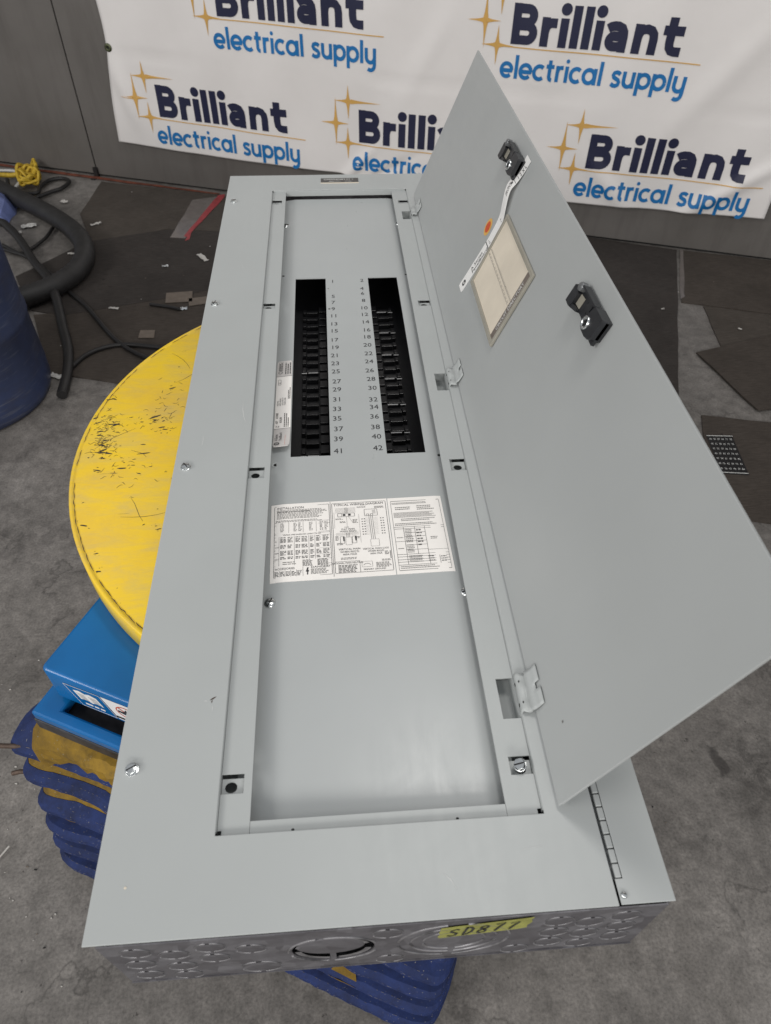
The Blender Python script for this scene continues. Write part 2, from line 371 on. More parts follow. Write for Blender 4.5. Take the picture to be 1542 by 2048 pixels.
def words(mb, xf, x0, x1, y0, y1, rows, z=0.0, fill=0.62, rng=random, wmin=2.0, wmax=6.0, m=0, ragged=0.25):
    """rows of word-sized print bars between y1 (top) and y0"""
    rh = (y1 - y0) / rows
    for r in range(rows):
        y = y1 - (r + 0.5) * rh; h = rh * fill; x = x0; end = x1 - (x1 - x0) * ragged * rng.random()
        while x < end - h:
            wd = min(h * rng.uniform(wmin, wmax), end - x)
            mb.add([xf(x, y - h / 2, z), xf(x + wd, y - h / 2, z), xf(x + wd, y + h / 2, z), xf(x, y + h / 2, z)], [(0, 1, 2, 3)], m)
            x += wd + h * 0.8
def line(mb, xf, xa, ya, xb, yb, wd, z=0.0, m=0):
    dx, dy = xb - xa, yb - ya; L = math.hypot(dx, dy) or 1; px, py = -dy / L * wd / 2, dx / L * wd / 2
    mb.add([xf(xa - px, ya - py, z), xf(xb - px, yb - py, z), xf(xb + px, yb + py, z), xf(xa + px, ya + py, z)], [(0, 1, 2, 3)], m)
def rectl(mb, xf, x0, y0, x1, y1, wd, z=0.0, m=0):
    line(mb, xf, x0, y0, x1, y0, wd, z, m); line(mb, xf, x0, y1, x1, y1, wd, z, m)
    line(mb, xf, x0, y0 + wd, x0, y1 - wd, wd, z, m); line(mb, xf, x1, y0 + wd, x1, y1 - wd, wd, z, m)
def arc(cx, cy, r, a0, a1, n=10, ry=None):
    return [(cx + r * math.cos(math.radians(a0 + (a1 - a0) * i / n)), cy + (ry or r) * math.sin(math.radians(a0 + (a1 - a0) * i / n))) for i in range(n + 1)]
def dense(path, step):
    out = [path[0]]
    for a, b in zip(path, path[1:]):
        n = max(1, int(math.hypot(b[0] - a[0], b[1] - a[1]) / step))
        out += [(a[0] + (b[0] - a[0]) * k / n, a[1] + (b[1] - a[1]) * k / n) for k in range(1, n + 1)]
    return out
def stroke(mb, xf, path, wd, z=0.0, m=0, step=0.03):
    P = dense(path, step); n = len(P); L = []; R_ = []
    for i in range(n):
        a = P[max(0, i - 1)]; b = P[min(n - 1, i + 1)]; dx, dy = b[0] - a[0], b[1] - a[1]; d = math.hypot(dx, dy) or 1
        ww = wd[i] if hasattr(wd, '__len__') else wd
        nx, ny = -dy / d * ww / 2, dx / d * ww / 2; L.append((P[i][0] + nx, P[i][1] + ny)); R_.append((P[i][0] - nx, P[i][1] - ny))
    vs = [xf(*p, z) for p in L + R_]
    mb.add(vs, [(i, n + i, n + i + 1, i + 1) for i in range(n - 1)], m)
ID = lambda x, y, z: (x, y, z)

# ================================================================== SETTING: floor, wall
mb = MB(); g = 24
for i in range(g + 1):
    for j in range(g + 1): mb.v.append((-30 + 60 * i / g, -30 + 60 * j / g, -H))
for i in range(g):
    for j in range(g): mb.f.append([i * (g + 1) + j, (i + 1) * (g + 1) + j, (i + 1) * (g + 1) + j + 1, i * (g + 1) + j + 1]); mb.m.append(0); mb.s.append(False)
build('floor', mb, 'concrete', base=(0, 0, -H), kind='structure')
wa = math.atan(-0.33628); wd_ = (math.cos(wa), math.sin(wa)); wn_ = (math.sin(wa), -math.cos(wa))
W0 = (0.0, 3.67945)
def WL(t, z, n=0.0):            # wall coordinates: along, height above floor, out of the wall
    return (W0[0] + t * wd_[0] + n * wn_[0], W0[1] + t * wd_[1] + n * wn_[1], z - H)
wall = thing('sheet_metal_wall', WL(0.7, 0), 'brown grey painted sheet wall standing behind the white banner', 'wall')
wx = lambda x, y, z: WL(x, z, y)
mb = MB(); mb.box(-7, 8, -0.2, -0.004, 0, 4.2, xf=wx); build('wall_core', mb, 'dark_gap', wall)
for a, b in ((-6.9, -5.02), (-5.0, -3.05), (-3.04, -1.086), (-1.076, 0.9), (0.906, 2.88), (2.886, 4.86), (4.866, 7.9)):
    mb = MB(); mb.box(a, b, -0.002, 0.014 if a == -1.076 else 0.01, 0.012, 4.19, xf=wx)
    build('wall_panel', mb, 'wall_grey', wall, bevel=0.002)
# small anchor at the foot of the panel joint
mb = MB(); mb.box(-1.092, -1.068, 0.016, 0.03, 0.0, 0.05, xf=wx); mb.box(-1.092, -1.068, 0.016, 0.07, 0.0, 0.006, xf=wx)
build('floor_anchor', mb, 'cable_black', wall)

# ================================================================== BANNER
ban = thing('banner', WL(0.75, 0.2), 'white vinyl banner printed with repeated navy and blue company logos hanging on the wall', 'banner')
def lerp_tab(t, tab):
    for (a, va), (b, vb) in zip(tab, tab[1:]):
        if t <= b: return va + (vb - va) * max(0, (t - a)) / (b - a)
    return tab[-1][1]
BOT = [(-0.9, 0.212), (-0.31, 0.189), (0.34, 0.185), (0.6, 0.162), (1.0, 0.165), (1.47, 0.172), (2.36, 0.205)]
def boff(t, z):
    o = 0.036 + 0.004 * math.sin(3.1 * t + 1) + 0.003 * math.sin(8.5 * t + 5 * z) + 0.0025 * math.sin(17 * t - 9 * z)
    o += 0.03 * max(0, 0.45 - z) ** 1.3
    for (ct, cz, sl, wdt, hgt, rz) in ((0.42, 0.22, 0.9, 0.03, 0.016, 0.09), (0.55, 0.2, 1.6, 0.03, -0.012, 0.09), (-0.78, 0.45, -0.25, 0.04, 0.014, 0.16), (2.15, 0.3, 1.3, 0.05, 0.014, 0.2), (0.75, 0.72, 0.5, 0.05, 0.008, 0.2), (1.65, 0.25, -1.0, 0.05, 0.009, 0.12), (2.0, 0.75, 0.7, 0.06, 0.008, 0.3)):
        o += 1.25 * hgt * math.exp(-((t - ct - (z - cz) * sl) / wdt) ** 2) * math.exp(-((z - cz) / rz) ** 2)
    o -= 0.004 * math.exp(-((z - 0.615) / 0.006) ** 2)
    return o
mb = MB(); nt_, nz_ = 190, 70
for i in range(nt_ + 1):
    for j in range(nz_ + 1):
        u = i / nt_; vv = (j / nz_) ** 1.4
        tb = -0.83 + 3.18 * u; zb = lerp_tab(tb, BOT); z = zb + (2.3 - zb) * vv
        t = tb - 0.055 * (1 - u) ** 6 * max(0, min(1, (0.62 - z) / 0.42)) + 0.006 * (1 - u) ** 30 * math.sin(z * 11)
        mb.v.append(WL(t, z, boff(t, z)))
for i in range(nt_):
    for j in range(nz_):
        a = i * (nz_ + 1) + j; mb.f.append([a, a + nz_ + 1, a + nz_ + 2, a + 1]); mb.m.append(0); mb.s.append(True)
bc = build('banner_cloth', mb, 'banner_vinyl', ban)
md = bc.modifiers.new('thick', 'SOLIDIFY'); md.thickness = 0.001; md.offset = -1
for t, z in ((-0.817, 0.64), (-0.812, 1.3)):
    mb = MB(); xf = lambda x, y, zz, t=t, z=z: WL(t + x, z + y, boff(t, z) + 0.001 + zz)
    mb.lathe([(0.006, 0.0), (0.006, 0.003), (0.009, 0.005), (0.016, 0.004), (0.019, 0.0)], 20, xf=xf, cap=False)
    mb.lathe([(0.0065, 0.0005), (0.0055, 0.0008)], 16, xf=xf, m=1)
    build('grommet', mb, ['brass_dark', 'dark_gap'], ban)
SW = 0.0335
BRIL = [
 [[(0.0185, 0), (0.0185, 0.145)], [(0.0185, 0.127)] + [(0.05, 0.127)] + arc(0.062, 0.1035, 0.0235, 90, -90) + [(0.0185, 0.08)],
  [(0.0185, 0.068), (0.05, 0.068)] + arc(0.066, 0.0430, 0.0255, 90, -90) + [(0.0185, 0.0175)]],
 [[(0.139, 0), (0.139, 0.104)], [(0.139, 0.052), (0.1425, 0.069), (0.151, 0.080), (0.163, 0.085), (0.185, 0.085)]],
 [[(0.2145, 0), (0.2145, 0.104)]], [[(0.2615, 0), (0.2615, 0.149)]], [[(0.3085, 0), (0.3085, 0.149)]], [[(0.3555, 0), (0.3555, 0.104)]],
 [[(0.391, 0.079), (0.401, 0.086), (0.415, 0.0895), (0.43, 0.0895), (0.446, 0.084), (0.4545, 0.071), (0.4565, 0.055), (0.4565, 0.0)],
  [(0.456, 0.055), (0.432, 0.0545)] + arc(0.420, 0.0365, 0.0185, 100, 260) + [(0.432, 0.0185), (0.444, 0.021), (0.456, 0.027)]],
 [[(0.5125, 0), (0.5125, 0.104)], [(0.5125, 0.055), (0.517, 0.074), (0.528, 0.085), (0.545, 0.0885), (0.562, 0.084), (0.572, 0.072), (0.575, 0.055), (0.575, 0.0)]],
 [[(0.639, 0.135), (0.639, 0.05), (0.642, 0.031), (0.651, 0.0205), (0.664, 0.0175), (0.688, 0.0175)], [(0.608, 0.0895), (0.688, 0.0895)]]]
def tag_glyphs():
    h, a0 = 1.0, 1.45
    x = 0.0; out = []
    E = lambda x: [[(x + 0.12, 0.5), (x + 0.88, 0.5)] + arc(x + 0.5, 0.5, 0.40, 0, 325, 20)]
    def put(ch):
        nonlocal x
        if ch == 'e': out.append([[(x + 0.09, 0.47)] + [(x + 0.87, 0.47)] + arc(x + 0.47, 0.5, 0.40, 8, 318, 20)]); x += 1.04
        elif ch == 'l': out.append([[(x + 0.17, 0), (x + 0.17, a0)]]); x += 0.42
        elif ch == 'c': out.append([arc(x + 0.48, 0.5, 0.40, 48, 312, 18)]); x += 0.95
        elif ch == 't': out.append([[(x + 0.28, 1.30), (x + 0.28, 0.30)] + arc(x + 0.48, 0.30, 0.20, 180, 275, 6), [(x + 0.02, 0.91), (x + 0.60, 0.91)]]); x += 0.72
        elif ch == 'r': out.append([[(x + 0.15, 0), (x + 0.15, 1.0)], [(x + 0.15, 0.55), (x + 0.19, 0.75), (x + 0.31, 0.88), (x + 0.56, 0.90)]]); x += 0.66
        elif ch == 'i': out.append([[(x + 0.17, 0), (x + 0.17, 1.0)], ('dot', x + 0.17, 1.3)]); x += 0.42
        elif ch == 'a': out.append([arc(x + 0.48, 0.5, 0.40, 0, 360, 22), [(x + 0.92, 0), (x + 0.92, 1.0)]]); x += 1.14
        elif ch == 's': out.append([[(x + 0.68, 0.80), (x + 0.56, 0.89), (x + 0.40, 0.91), (x + 0.24, 0.86), (x + 0.18, 0.73), (x + 0.25, 0.60), (x + 0.42, 0.52), (x + 0.58, 0.45), (x + 0.66, 0.32), (x + 0.62, 0.17), (x + 0.46, 0.09), (x + 0.28, 0.10), (x + 0.10, 0.20)]]); x += 0.84
        elif ch == 'u': out.append([[(x + 0.15, 1.0), (x + 0.15, 0.42)] + arc(x + 0.48, 0.42, 0.33, 180, 360, 12) + [(x + 0.81, 1.0)], [(x + 0.81, 0.40), (x + 0.81, 0.0)]]); x += 1.04
        elif ch == 'p': out.append([arc(x + 0.54, 0.5, 0.40, 0, 360, 22), [(x + 0.14, -0.42), (x + 0.14, 1.0)]]); x += 1.10
        elif ch == 'y': out.append([[(x + 0.13, 1.0), (x + 0.13, 0.42)] + arc(x + 0.46, 0.42, 0.33, 180, 360, 12) + [(x + 0.79, 1.0)], [(x + 0.79, 0.9), (x + 0.79, -0.08)] + arc(x + 0.46, -0.08, 0.32, 0, -130, 10)]); x += 1.0
        elif ch == ' ': x += 0.5
    for ch in 'electrical supply': put(ch)
    return out, x
TAGL, TAGW = tag_glyphs()
def star(cx, cy, l, r, u, d, c=0.0165):
    pts = []
    for (ax, ay, L) in ((1, 0, r), (0, 1, u), (-1, 0, l), (0, -1, d)):
        px, py = -ay, ax
        # approach the tip along a concave curve
        side = [(0.10, c * 0.62), (0.25, c * 0.40), (0.5, c * 0.22), (0.75, c * 0.12)]
        pts += [(cx + ax * L * f - px * wv, cy + ay * L * f - py * wv) for f, wv in side] + [(cx + ax * L, cy + ay * L)] + [(cx + ax * L * f + px * wv, cy + ay * L * f + py * wv) for f, wv in side[::-1]]
    return pts
def logo(t0, z0, slope, s=1.0):
    def lx(x, y, zz): 
        t = t0 + x * s; z = z0 + (y + x * slope) * s
        return WL(t, z, boff(t, z) + 0.0022 + zz)
    mb = MB(); k = 0
    for gl in BRIL:
        for st in gl: stroke(mb, lx, st, SW, k * 0.00012, step=0.015); k = (k + 1) % 6
    for dx in (0.2145, 0.3555): mb.sheet(arc(dx, 0.1345, 0.0215, 0, 345, 23), 0.0, xf=lx)
    build('brand_wordmark', mb, 'banner_navy', ban)
    mb = MB(); q = 0.0615; sx = 0.778 / (TAGW * q); k = 0
    tx = lambda x, y, zz: lx(-0.028 + x * q * sx, -0.127 + y * q, zz)
    for gl in TAGL:
        for st in gl:
            if st[0] == 'dot': mb.sheet(arc(st[1], st[2], 0.13, 0, 340, 17), 0.0, xf=tx)
            else: stroke(mb, tx, st, 0.255, k * 0.00012, step=0.2)
            k = (k + 1) % 5
    build('tagline', mb, 'banner_blue', ban)
    for (cx, cy, l, r, u, d) in ((-0.049, 0.176, 0.07, 0.16, 0.068, 0.077), (-0.112, 0.078, 0.075, 0.066, 0.112, 0.10), (-0.054, -0.008, 0.068, 0.07, 0.073, 0.075)):
        mb = MB(); poly = star(cx, cy, l, r, u, d); n = len(poly)
        mb.add([lx(cx, cy, 0.0)] + [lx(x, y, 0.0) for x, y in poly], [(0, 1 + i, 1 + (i + 1) % n) for i in range(n)])
        build('sparkle', mb, 'banner_gold', ban)
    mb = MB(); stroke(mb, lx, [(-0.04, -0.010), (0.78, -0.019)], 0.0042, 0.0004, step=0.03); build('underline', mb, 'banner_gold', ban)
for a in ((-0.613, 0.353, -0.016), (0.437, 0.337, 0.0), (1.517, 0.335, 0.022), (1.107, 0.795, 0.004), (-0.222, 0.808, -0.008)): logo(*a)

# ================================================================== FLOOR COVERINGS AND LITTER
def slab(name, poly, mat, label, cat, h=0.006, group=None, z=0.0):
    cx = sum(p[0] for p in poly) / len(poly); cy = sum(p[1] for p in poly) / len(poly)
    pts = []
    for a, b in zip(poly, poly[1:] + poly[:1]):
        n = max(1, int(math.hypot(b[0] - a[0], b[1] - a[1]) / 0.08))
        pts += [(a[0] + (b[0] - a[0]) * k / n + random.uniform(-.0025, .0025), a[1] + (b[1] - a[1]) * k / n + random.uniform(-.0025, .0025)) for k in range(n)]
    mb = MB(); mb.prism(pts, -H + z, -H + z + h)
    return build(name, mb, mat, base=(cx, cy, -H + z), label=label, cat=cat, group=group)
GR = 'loose carpet tiles laid on the floor'
slab('carpet_tile', [(-0.99, 3.925), (-0.36, 3.735), (-0.31, 3.70), (-0.13, 3.66), (0.0, 3.26), (-0.56, 3.33), (-0.90, 3.20), (-1.02, 3.52)], 'carpet_grey', 'dark grey carpet tile against the wall left of the red tape', 'carpet tile', 0.005, GR)
slab('carpet_tile', [(-0.92, 3.21), (-0.56, 3.325), (0.02, 3.25), (0.06, 2.85), (-0.28, 2.735), (-0.455, 2.668), (-0.871, 2.55), (-1.02, 2.6), (-1.16, 2.885)], 'mat_dark', 'large dark carpet tile under the loop of the thick black hose', 'carpet tile', 0.006, GR)
slab('carpet_tile', [(-1.0, 2.56), (-0.86, 2.575), (-0.46, 2.69), (0.05, 2.86), (0.1, 2.1), (-0.42, 2.02), (-0.572, 2.066), (-0.84, 2.144)], 'carpet_brown', 'brownish carpet tile between the blue drum and the yellow turntable', 'carpet tile', 0.005, GR)
slab('floor_mat', [(0.9, 3.365), (1.50, 3.165), (1.915, 3.010), (1.755, 2.556), (1.505, 1.857), (1.20, 1.42), (0.75, 1.6), (0.75, 2.7)], 'mat_dark', 'large smooth dark mat on the floor just right of the open door', 'floor mat', 0.004)
slab('carpet_tile', [(1.942, 2.998), (2.47, 2.838), (2.28, 2.365), (1.762, 2.533)], 'carpet_brown', 'brown carpet tile at the foot of the wall under the banner corner', 'carpet tile', 0.006, GR)
slab('carpet_tile', [(1.845, 2.497), (2.30, 2.345), (2.2, 2.05), (1.80, 2.174)], 'carpet_grey', 'grey carpet tile partly covered by the pointed brown one', 'carpet tile', 0.005, GR)
slab('carpet_tile', [(1.679, 2.139), (1.80, 2.178), (2.23, 2.30), (2.36, 1.90), (1.90, 1.78), (1.766, 1.770)], 'carpet_brown', 'brown carpet tile with a pointed corner lying askew over the grey one', 'carpet tile', 0.006, GR, 0.006)
slab('carpet_tile', [(1.553, 1.758), (2.05, 1.65), (1.86, 1.16), (1.40, 1.27)], 'carpet_brown', 'brown carpet tile carrying the black sheet of white numbers', 'carpet tile', 0.006, GR)
# worn bare strip edge of the mat
slab('tape_strip', [(1.925, 3.004), (1.94, 2.998), (1.80, 2.60), (1.79, 2.57), (1.765, 2.552)], 'clear_tape', 'thin pale tape strip along the right edge of the dark mat', 'tape', 0.0015, z=0.0065)
slab('red_tape', [(-0.340, 3.717), (-0.309, 3.725), (-0.305, 3.69), (-0.432, 3.285), (-0.432, 3.21), (-0.455, 3.198), (-0.450, 3.235), (-0.466, 3.245)], 'red_tape', 'crooked strip of red floor tape left of the panel', 'tape', 0.0012, z=0.0065)
slab('clear_tape', [(-0.47, 3.66), (-0.338, 3.70), (-0.437, 3.29), (-0.458, 3.225), (-0.53, 3.235)], 'clear_tape', 'scuffed clear tape beside the red floor tape', 'tape', 0.001, z=0.0062)
slab('painted_line', [(-3.2, 4.725), (-3.2, 4.70), (-1.61, 4.165), (-1.01, 3.953), (-0.34, 3.727), (-0.335, 3.742), (-1.01, 3.982), (-1.61, 4.192)], 'orange_line', 'worn orange line along the foot of the left wall', 'painted line', 0.001, z=0.0055)
# black sheet of printed numbers
SH = [(1.526, 1.646), (1.616, 1.638), (1.592, 1.442), (1.500, 1.454)]
sheet = thing('number_sheet', (1.56, 1.545, -H + 0.0062), 'black sheet printed with rows of small white numbers on a brown carpet tile', 'label sheet')
def shx(u, v, z): 
    a = [SH[3][i] + (SH[2][i] - SH[3][i]) * u for i in (0, 1)]; b = [SH[0][i] + (SH[1][i] - SH[0][i]) * u for i in (0, 1)]
    return (a[0] + (b[0] - a[0]) * v, a[1] + (b[1] - a[1]) * v, -H + 0.0066 + z + 0.006 * max(0, v - 0.85) ** 1.0)
mb = MB()
for k in range(10): mb.add([shx(0, k / 10, 0), shx(1, k / 10, 0), shx(1, k / 10 + .1, 0), shx(0, k / 10 + .1, 0)], [(0, 1, 2, 3)])
build('sheet_backing', mb, 'sheet_black', sheet)
mb = MB(); n = 43
for r in range(7):
    for c in range(6): put_text(mb, str(43 + r + 7 * c), 0.062, shx, 0.06 + c * 0.155, 0.885 - r * 0.128, 0.0006, sx=1.5)
for v in (0.985, 0.03): mb.add([shx(0, v, .0006), shx(1, v, .0006), shx(1, v + .014, .0006), shx(0, v + .014, .0006)], [(0, 1, 2, 3)])
build('white_numbers', mb, 'ink_white', sheet)
def scrap(x, y, l, wd, rot, mat, label, cat='scrap', group='paper and foil scraps on the floor', crumple=0.012):
    l *= .8; wd *= .72
    mb = MB(); n, m_ = 6, 3; c, s_ = math.cos(rot), math.sin(rot)
    for i in range(n + 1):
        for j in range(m_ + 1):
            a = (i / n - .5) * l; b = (j / m_ - .5) * wd * (1 - .3 * abs(math.sin(i * 2.1 + x * 9)))
            z = 0.009 + crumple * abs(mnoise.noise(Vector((x * 7 + i * .6, y * 5 + j * .8, 1))))
            mb.v.append((x + a * c - b * s_, y + a * s_ + b * c, -H + z))
    for i in range(n):
        for j in range(m_): a = i * (m_ + 1) + j; mb.f.append([a, a + m_ + 1, a + m_ + 2, a + 1]); mb.m.append(0); mb.s.append(False)
    o = build('paper_scrap' if mat != 'foil' else 'foil_scrap', mb, mat, base=(x, y, -H + .006), label=label, cat=cat, group=group)
    md = o.modifiers.new('thick', 'SOLIDIFY'); md.thickness = 0.0008
scrap(-0.912, 3.39, 0.065, 0.03, 0.6, 'paper', 'white paper scrap just outside the black hose bend')
scrap(-0.954, 3.085, 0.062, 0.022, 0.1, 'paper', 'white paper scrap lying inside the loop of the black hose')
scrap(-1.13, 3.66, 0.05, 0.04, -0.5, 'paper', 'pale scrap beside the small cable loop by the wall')
scrap(-1.235, 3.385, 0.09, 0.06, 0.3, 'white_plastic', 'torn white plastic piece in the shadow under the hose')
scrap(-1.262, 3.31, 0.04, 0.05, 0.9, 'paper', 'crumpled white scrap between the hose and the blue drum')
scrap(-0.351, 3.02, 0.10, 0.035, -1.0, 'paper', 'long curled paper strip near the upper left edge of the panel')
scrap(-0.512, 2.945, 0.035, 0.03, 0.2, 'foil', 'bright foil ball on the dark tile left of the panel')
scrap(-0.389, 2.57, 0.05, 0.03, 0.2, 'foil', 'crushed foil bit next to the square cardboard pieces')
scrap(-0.676, 2.588, 0.055, 0.02, -0.3, 'paper', 'bent cream paper bit where two carpet tiles meet')
scrap(-0.80, 2.115, 0.06, 0.035, -0.5, 'white_plastic', 'pinkish white scrap at the foot of the blue drum')
scrap(1.655, 2.47, 0.016, 0.014, 0, 'paper', 'tiny white fleck on the dark mat near its right edge')
scrap(1.925, 2.30, 0.02, 0.016, 0, 'paper', 'small white speck on the grey carpet tile at right')
for (x, y, l, wd, r, lab) in ((-0.415, 2.668, 0.11, 0.085, 0.1, 'brown square of cardboard on the tile seam left of the panel'), (-0.32, 2.635, 0.10, 0.06, 0.2, 'cardboard piece half hidden by the panel edge'), (-0.507, 2.384, 0.06, 0.055, 0.0, 'small tan cardboard square above the yellow turntable')):
    c, s_ = math.cos(r), math.sin(r)
    slab('cardboard_scrap', [(x + a * c - b * s_, y + a * s_ + b * c) for a, b in ((-l / 2, -wd / 2), (l / 2, -wd / 2), (l / 2, wd / 2), (-l / 2, wd / 2))], 'card_scrap', lab, 'scrap', 0.002, z=0.0075)
mb = MB()                      # crumbs nobody could count
for k in range(230):
    if k < 170: x = random.uniform(-1.2, -0.3); y = random.uniform(-0.1, 0.9)
    elif k < 200: x = random.uniform(-1.3, 0.1); y = random.uniform(2.0, 3.9)
    else: x = random.uniform(0.3, 2.2); y = random.uniform(-0.2, 2.8)
    r = random.uniform(0.0007, 0.0023); a = random.uniform(0, 3.1); el = random.uniform(1, 2.6); z0 = -H + (0.007 if y > 1.4 else 0.0004)
    p = [(x + r * el * math.cos(a + q) * (1 if i % 2 else .6), y + r * math.sin(a + q) * (1 if i % 2 else .7)) for i, q in enumerate((0, 1.2, 2.5, 3.6, 5.0))]
    mb.prism(p, z0, z0 + r, m=random.choice((0, 0, 1, 2)))
build('floor_crumbs', mb, ['paper', 'card_scrap', 'dark_gap'], base=(0, 1.5, -H), kind='stuff', label='tiny crumbs and grit scattered over the floor', cat='grit')
mb = MB(); xs = [(-0.62, 0.30), (-0.56, 0.36), (-0.515, 0.375), (-0.49, 0.41)]
mb.tube([(x, y, -H + 0.004 + 0.004 * (i % 2)) for i, (x, y) in enumerate(xs)], 0.0022, 6); build('string_scrap', mb, 'paper', base=(-0.55, 0.36, -H), label='short pale string curling on the concrete beside the bellows', cat='string')
def spline(pts, n=8):
    P = [Vector(p) for p in pts]; out = []
    for i in range(len(P) - 1):
        a, b, c, d = P[max(0, i - 1)], P[i], P[i + 1], P[min(len(P) - 1, i + 2)]
        for k in range(n):
            t = k / n; out.append(0.5 * ((2 * b) + (c - a) * t + (2 * a - 5 * b + 4 * c - d) * t * t + (3 * b - a - 3 * c + d) * t ** 3))
    return out + [P[-1]]
def cord(name, pts, r, mat, label, cat, lift=None, ridges=False, n=10):
    sh = r * 2.1
    P = spline([(p[0] + sh * 0.12, p[1] - sh * 0.93, -H + r + 0.006 + (p[2] if len(p) > 2 else 0)) for p in pts])
    rr = r
    if ridges:
        D = []; step = r * 0.22; acc = [P[0]]
        for a, b in zip(P, P[1:]):
            m_ = max(1, int((b - a).length / step)); acc += [a.lerp(b, k / m_) for k in range(1, m_ + 1)]
        P = acc; rr = [r * (1.0 if i % 2 else 0.94) for i in range(len(P))]
    mb = MB(); mb.tube(P, rr, n)
    return build(name, mb, mat, base=(pts[0][0], pts[0][1], -H), label=label, cat=cat)
cord('vacuum_hose', [(-2.1, 4.15, 0.05), (-1.75, 3.98, 0.02), (-1.5, 3.84), (-1.393, 3.745), (-1.254, 3.615), (-1.118, 3.48), (-1.0, 3.34), (-0.917, 3.2), (-0.876, 3.057), (-0.885, 2.92), (-0.93, 2.82), (-1.0, 2.745), (-1.1, 2.68), (-1.25, 2.61), (-1.5, 2.5)], 0.045, 'hose_black', 'thick black ribbed hose looping on the floor behind the blue drum', 'hose', ridges=True, n=14)
cord('black_cable', [(-1.7, 3.5), (-1.374, 3.38, .03), (-1.29, 3.317, .02), (-1.207, 3.2, .01), (-1.101, 3.012), (-0.992, 2.83, 0.02), (-0.915, 2.66, 0.02), (-0.846, 2.46), (-0.789, 2.30), (-0.757, 2.145), (-0.746, 2.01)], 0.019, 'cable_black', 'heavy black cable curving past the blue drum towards the front', 'cable')
cord('thin_cord', [(-1.297, 3.188), (-1.22, 3.115), (-1.13, 3.043), (-1.002, 2.893), (-0.912, 2.766), (-0.794, 2.618), (-0.675, 2.432), (-0.608, 2.339), (-0.514, 2.247), (-0.3, 2.1)], 0.009, 'cable_black', 'thin black cord running straight towards the yellow turntable', 'cord')
cord('thin_cord', [(-0.757, 2.167), (-0.722, 2.247), (-0.667, 2.298), (-0.587, 2.321), (-0.462, 2.298), (-0.3, 2.25)], 0.009, 'cable_black', 'thin black cord arching beside the heavy cable', 'cord')
cord('thin_cord', [(-1.465, 3.886, 0.03), (-1.428, 3.799), (-1.361, 3.775), (-1.29, 3.78), (-1.293, 3.848), (-1.271, 3.934), (-1.208, 3.966), (-1.157, 3.919), (-1.177, 3.832), (-1.219, 3.791), (-1.289, 3.71)], 0.010, 'cable_black', 'black cord lying in a small loop near the wall', 'cord')
cord('thin_cord', [(-0.53, 2.62), (-0.46, 2.60), (-0.40, 2.575)], 0.007, 'cable_black', 'short stub of black cord by the cardboard squares', 'cord')
cord('thin_cord', [(-1.30, 3.16), (-1.20, 3.10), (-1.16, 3.14), (-1.12, 3.25), (-1.11, 3.36)], 0.008, 'cable_black', 'thin black cord curling under the thick hose', 'cord')
rp = []                        # bundle of yellow cord
for k in range(56):
    a = k * 0.9; rp.append((-1.375 + 0.050 * math.cos(a) + 0.0028 * (k - 28) * 0.4, 3.955 + 0.105 * math.sin(a) * (0.7 + 0.3 * math.sin(k)) - 0.0022 * (k - 28), 0.006 + 0.05 * (math.sin(k * 1.7) ** 2)))
cord('cord_bundle', rp, 0.0075, 'rope_yellow', 'bundle of yellow cord lying by the wall at far left', 'cord', n=6)
cord('yellow_lead', [(-1.9, 4.02, 0.02), (-1.551, 3.999, 0.01), (-1.47, 3.99, 0.01), (-1.42, 3.99, 0.02)], 0.013, 'rope_yellow', 'loose yellow lead reaching the bundled cord', 'cord', n=6)
cord('white_lead', [(-1.60, 4.09), (-1.5, 4.08), (-1.42, 4.03), (-1.395, 3.95, 0.02), (-1.40, 3.86, 0.02), (-1.43, 3.81)], 0.008, 'white_plastic', 'white lead tangled round the yellow cord bundle', 'cord', n=6)
mb = MB(); bmv = []
for i in range(9):
    for j in range(9):
        u, v = i / 8, j / 8; x = -1.62 + 0.27 * u; y = 3.40 + 0.27 * v
        z = 0.14 * math.sin(PI * min(1, max(0, u))) ** .6 * math.sin(PI * v) ** .6 + 0.03 * mnoise.noise(Vector((u * 4, v * 4, 3)))
        mb.v.append((x + .02 * mnoise.noise(Vector((u * 3, v * 3, 8))), y, -H + max(0.002, z)))
for i in range(8):
    for j in range(8): a = i * 9 + j; mb.f.append([a, a + 9, a + 10, a + 1]); mb.m.append(0); mb.s.append(False)
build('plastic_bag', mb, 'bag_blue', base=(-1.5, 3.5, -H), label='crumpled pale blue plastic bag on the floor behind the drum', cat='bag')

# ================================================================== BLUE DRUM
DC = (-1.085, 2.03)
drum = thing('plastic_drum', (*DC, -H), 'dark blue scratched plastic drum cut by the left edge', 'drum')
mb = MB(); mb.lathe([(0.262, 0.0), (0.279, 0.008), (0.285, 0.03), (0.287, 0.10), (0.285, 0.28), (0.289, 0.29), (0.289, 0.305), (0.285, 0.315), (0.285, 0.55), (0.289, 0.56), (0.289, 0.575), (0.285, 0.585), (0.283, 0.80), (0.270, 0.845), (0.262, 0.85)], 64, (*DC, -H), cap=True)
build('drum_body', mb, 'drum_blue', drum)
mb = MB(); mb.lathe([(0.262, 0.851), (0.276, 0.852), (0.279, 0.866), (0.274, 0.874), (0.262, 0.872), (0.255, 0.858)], 48, (*DC, -H)); build('drum_rim', mb, 'drum_blue', drum)
mb = MB(); mb.prism([(-0.86, 1.95), (-0.835, 1.935), (-0.805, 1.945), (-0.801, 1.965), (-0.83, 1.99), (-0.86, 1.98)], -0.40, -0.36)
for p in range(0): pass
build('orange_tag', mb, 'orange_plastic', drum, label='orange tag stuck on the drum side', bevel=0.004)

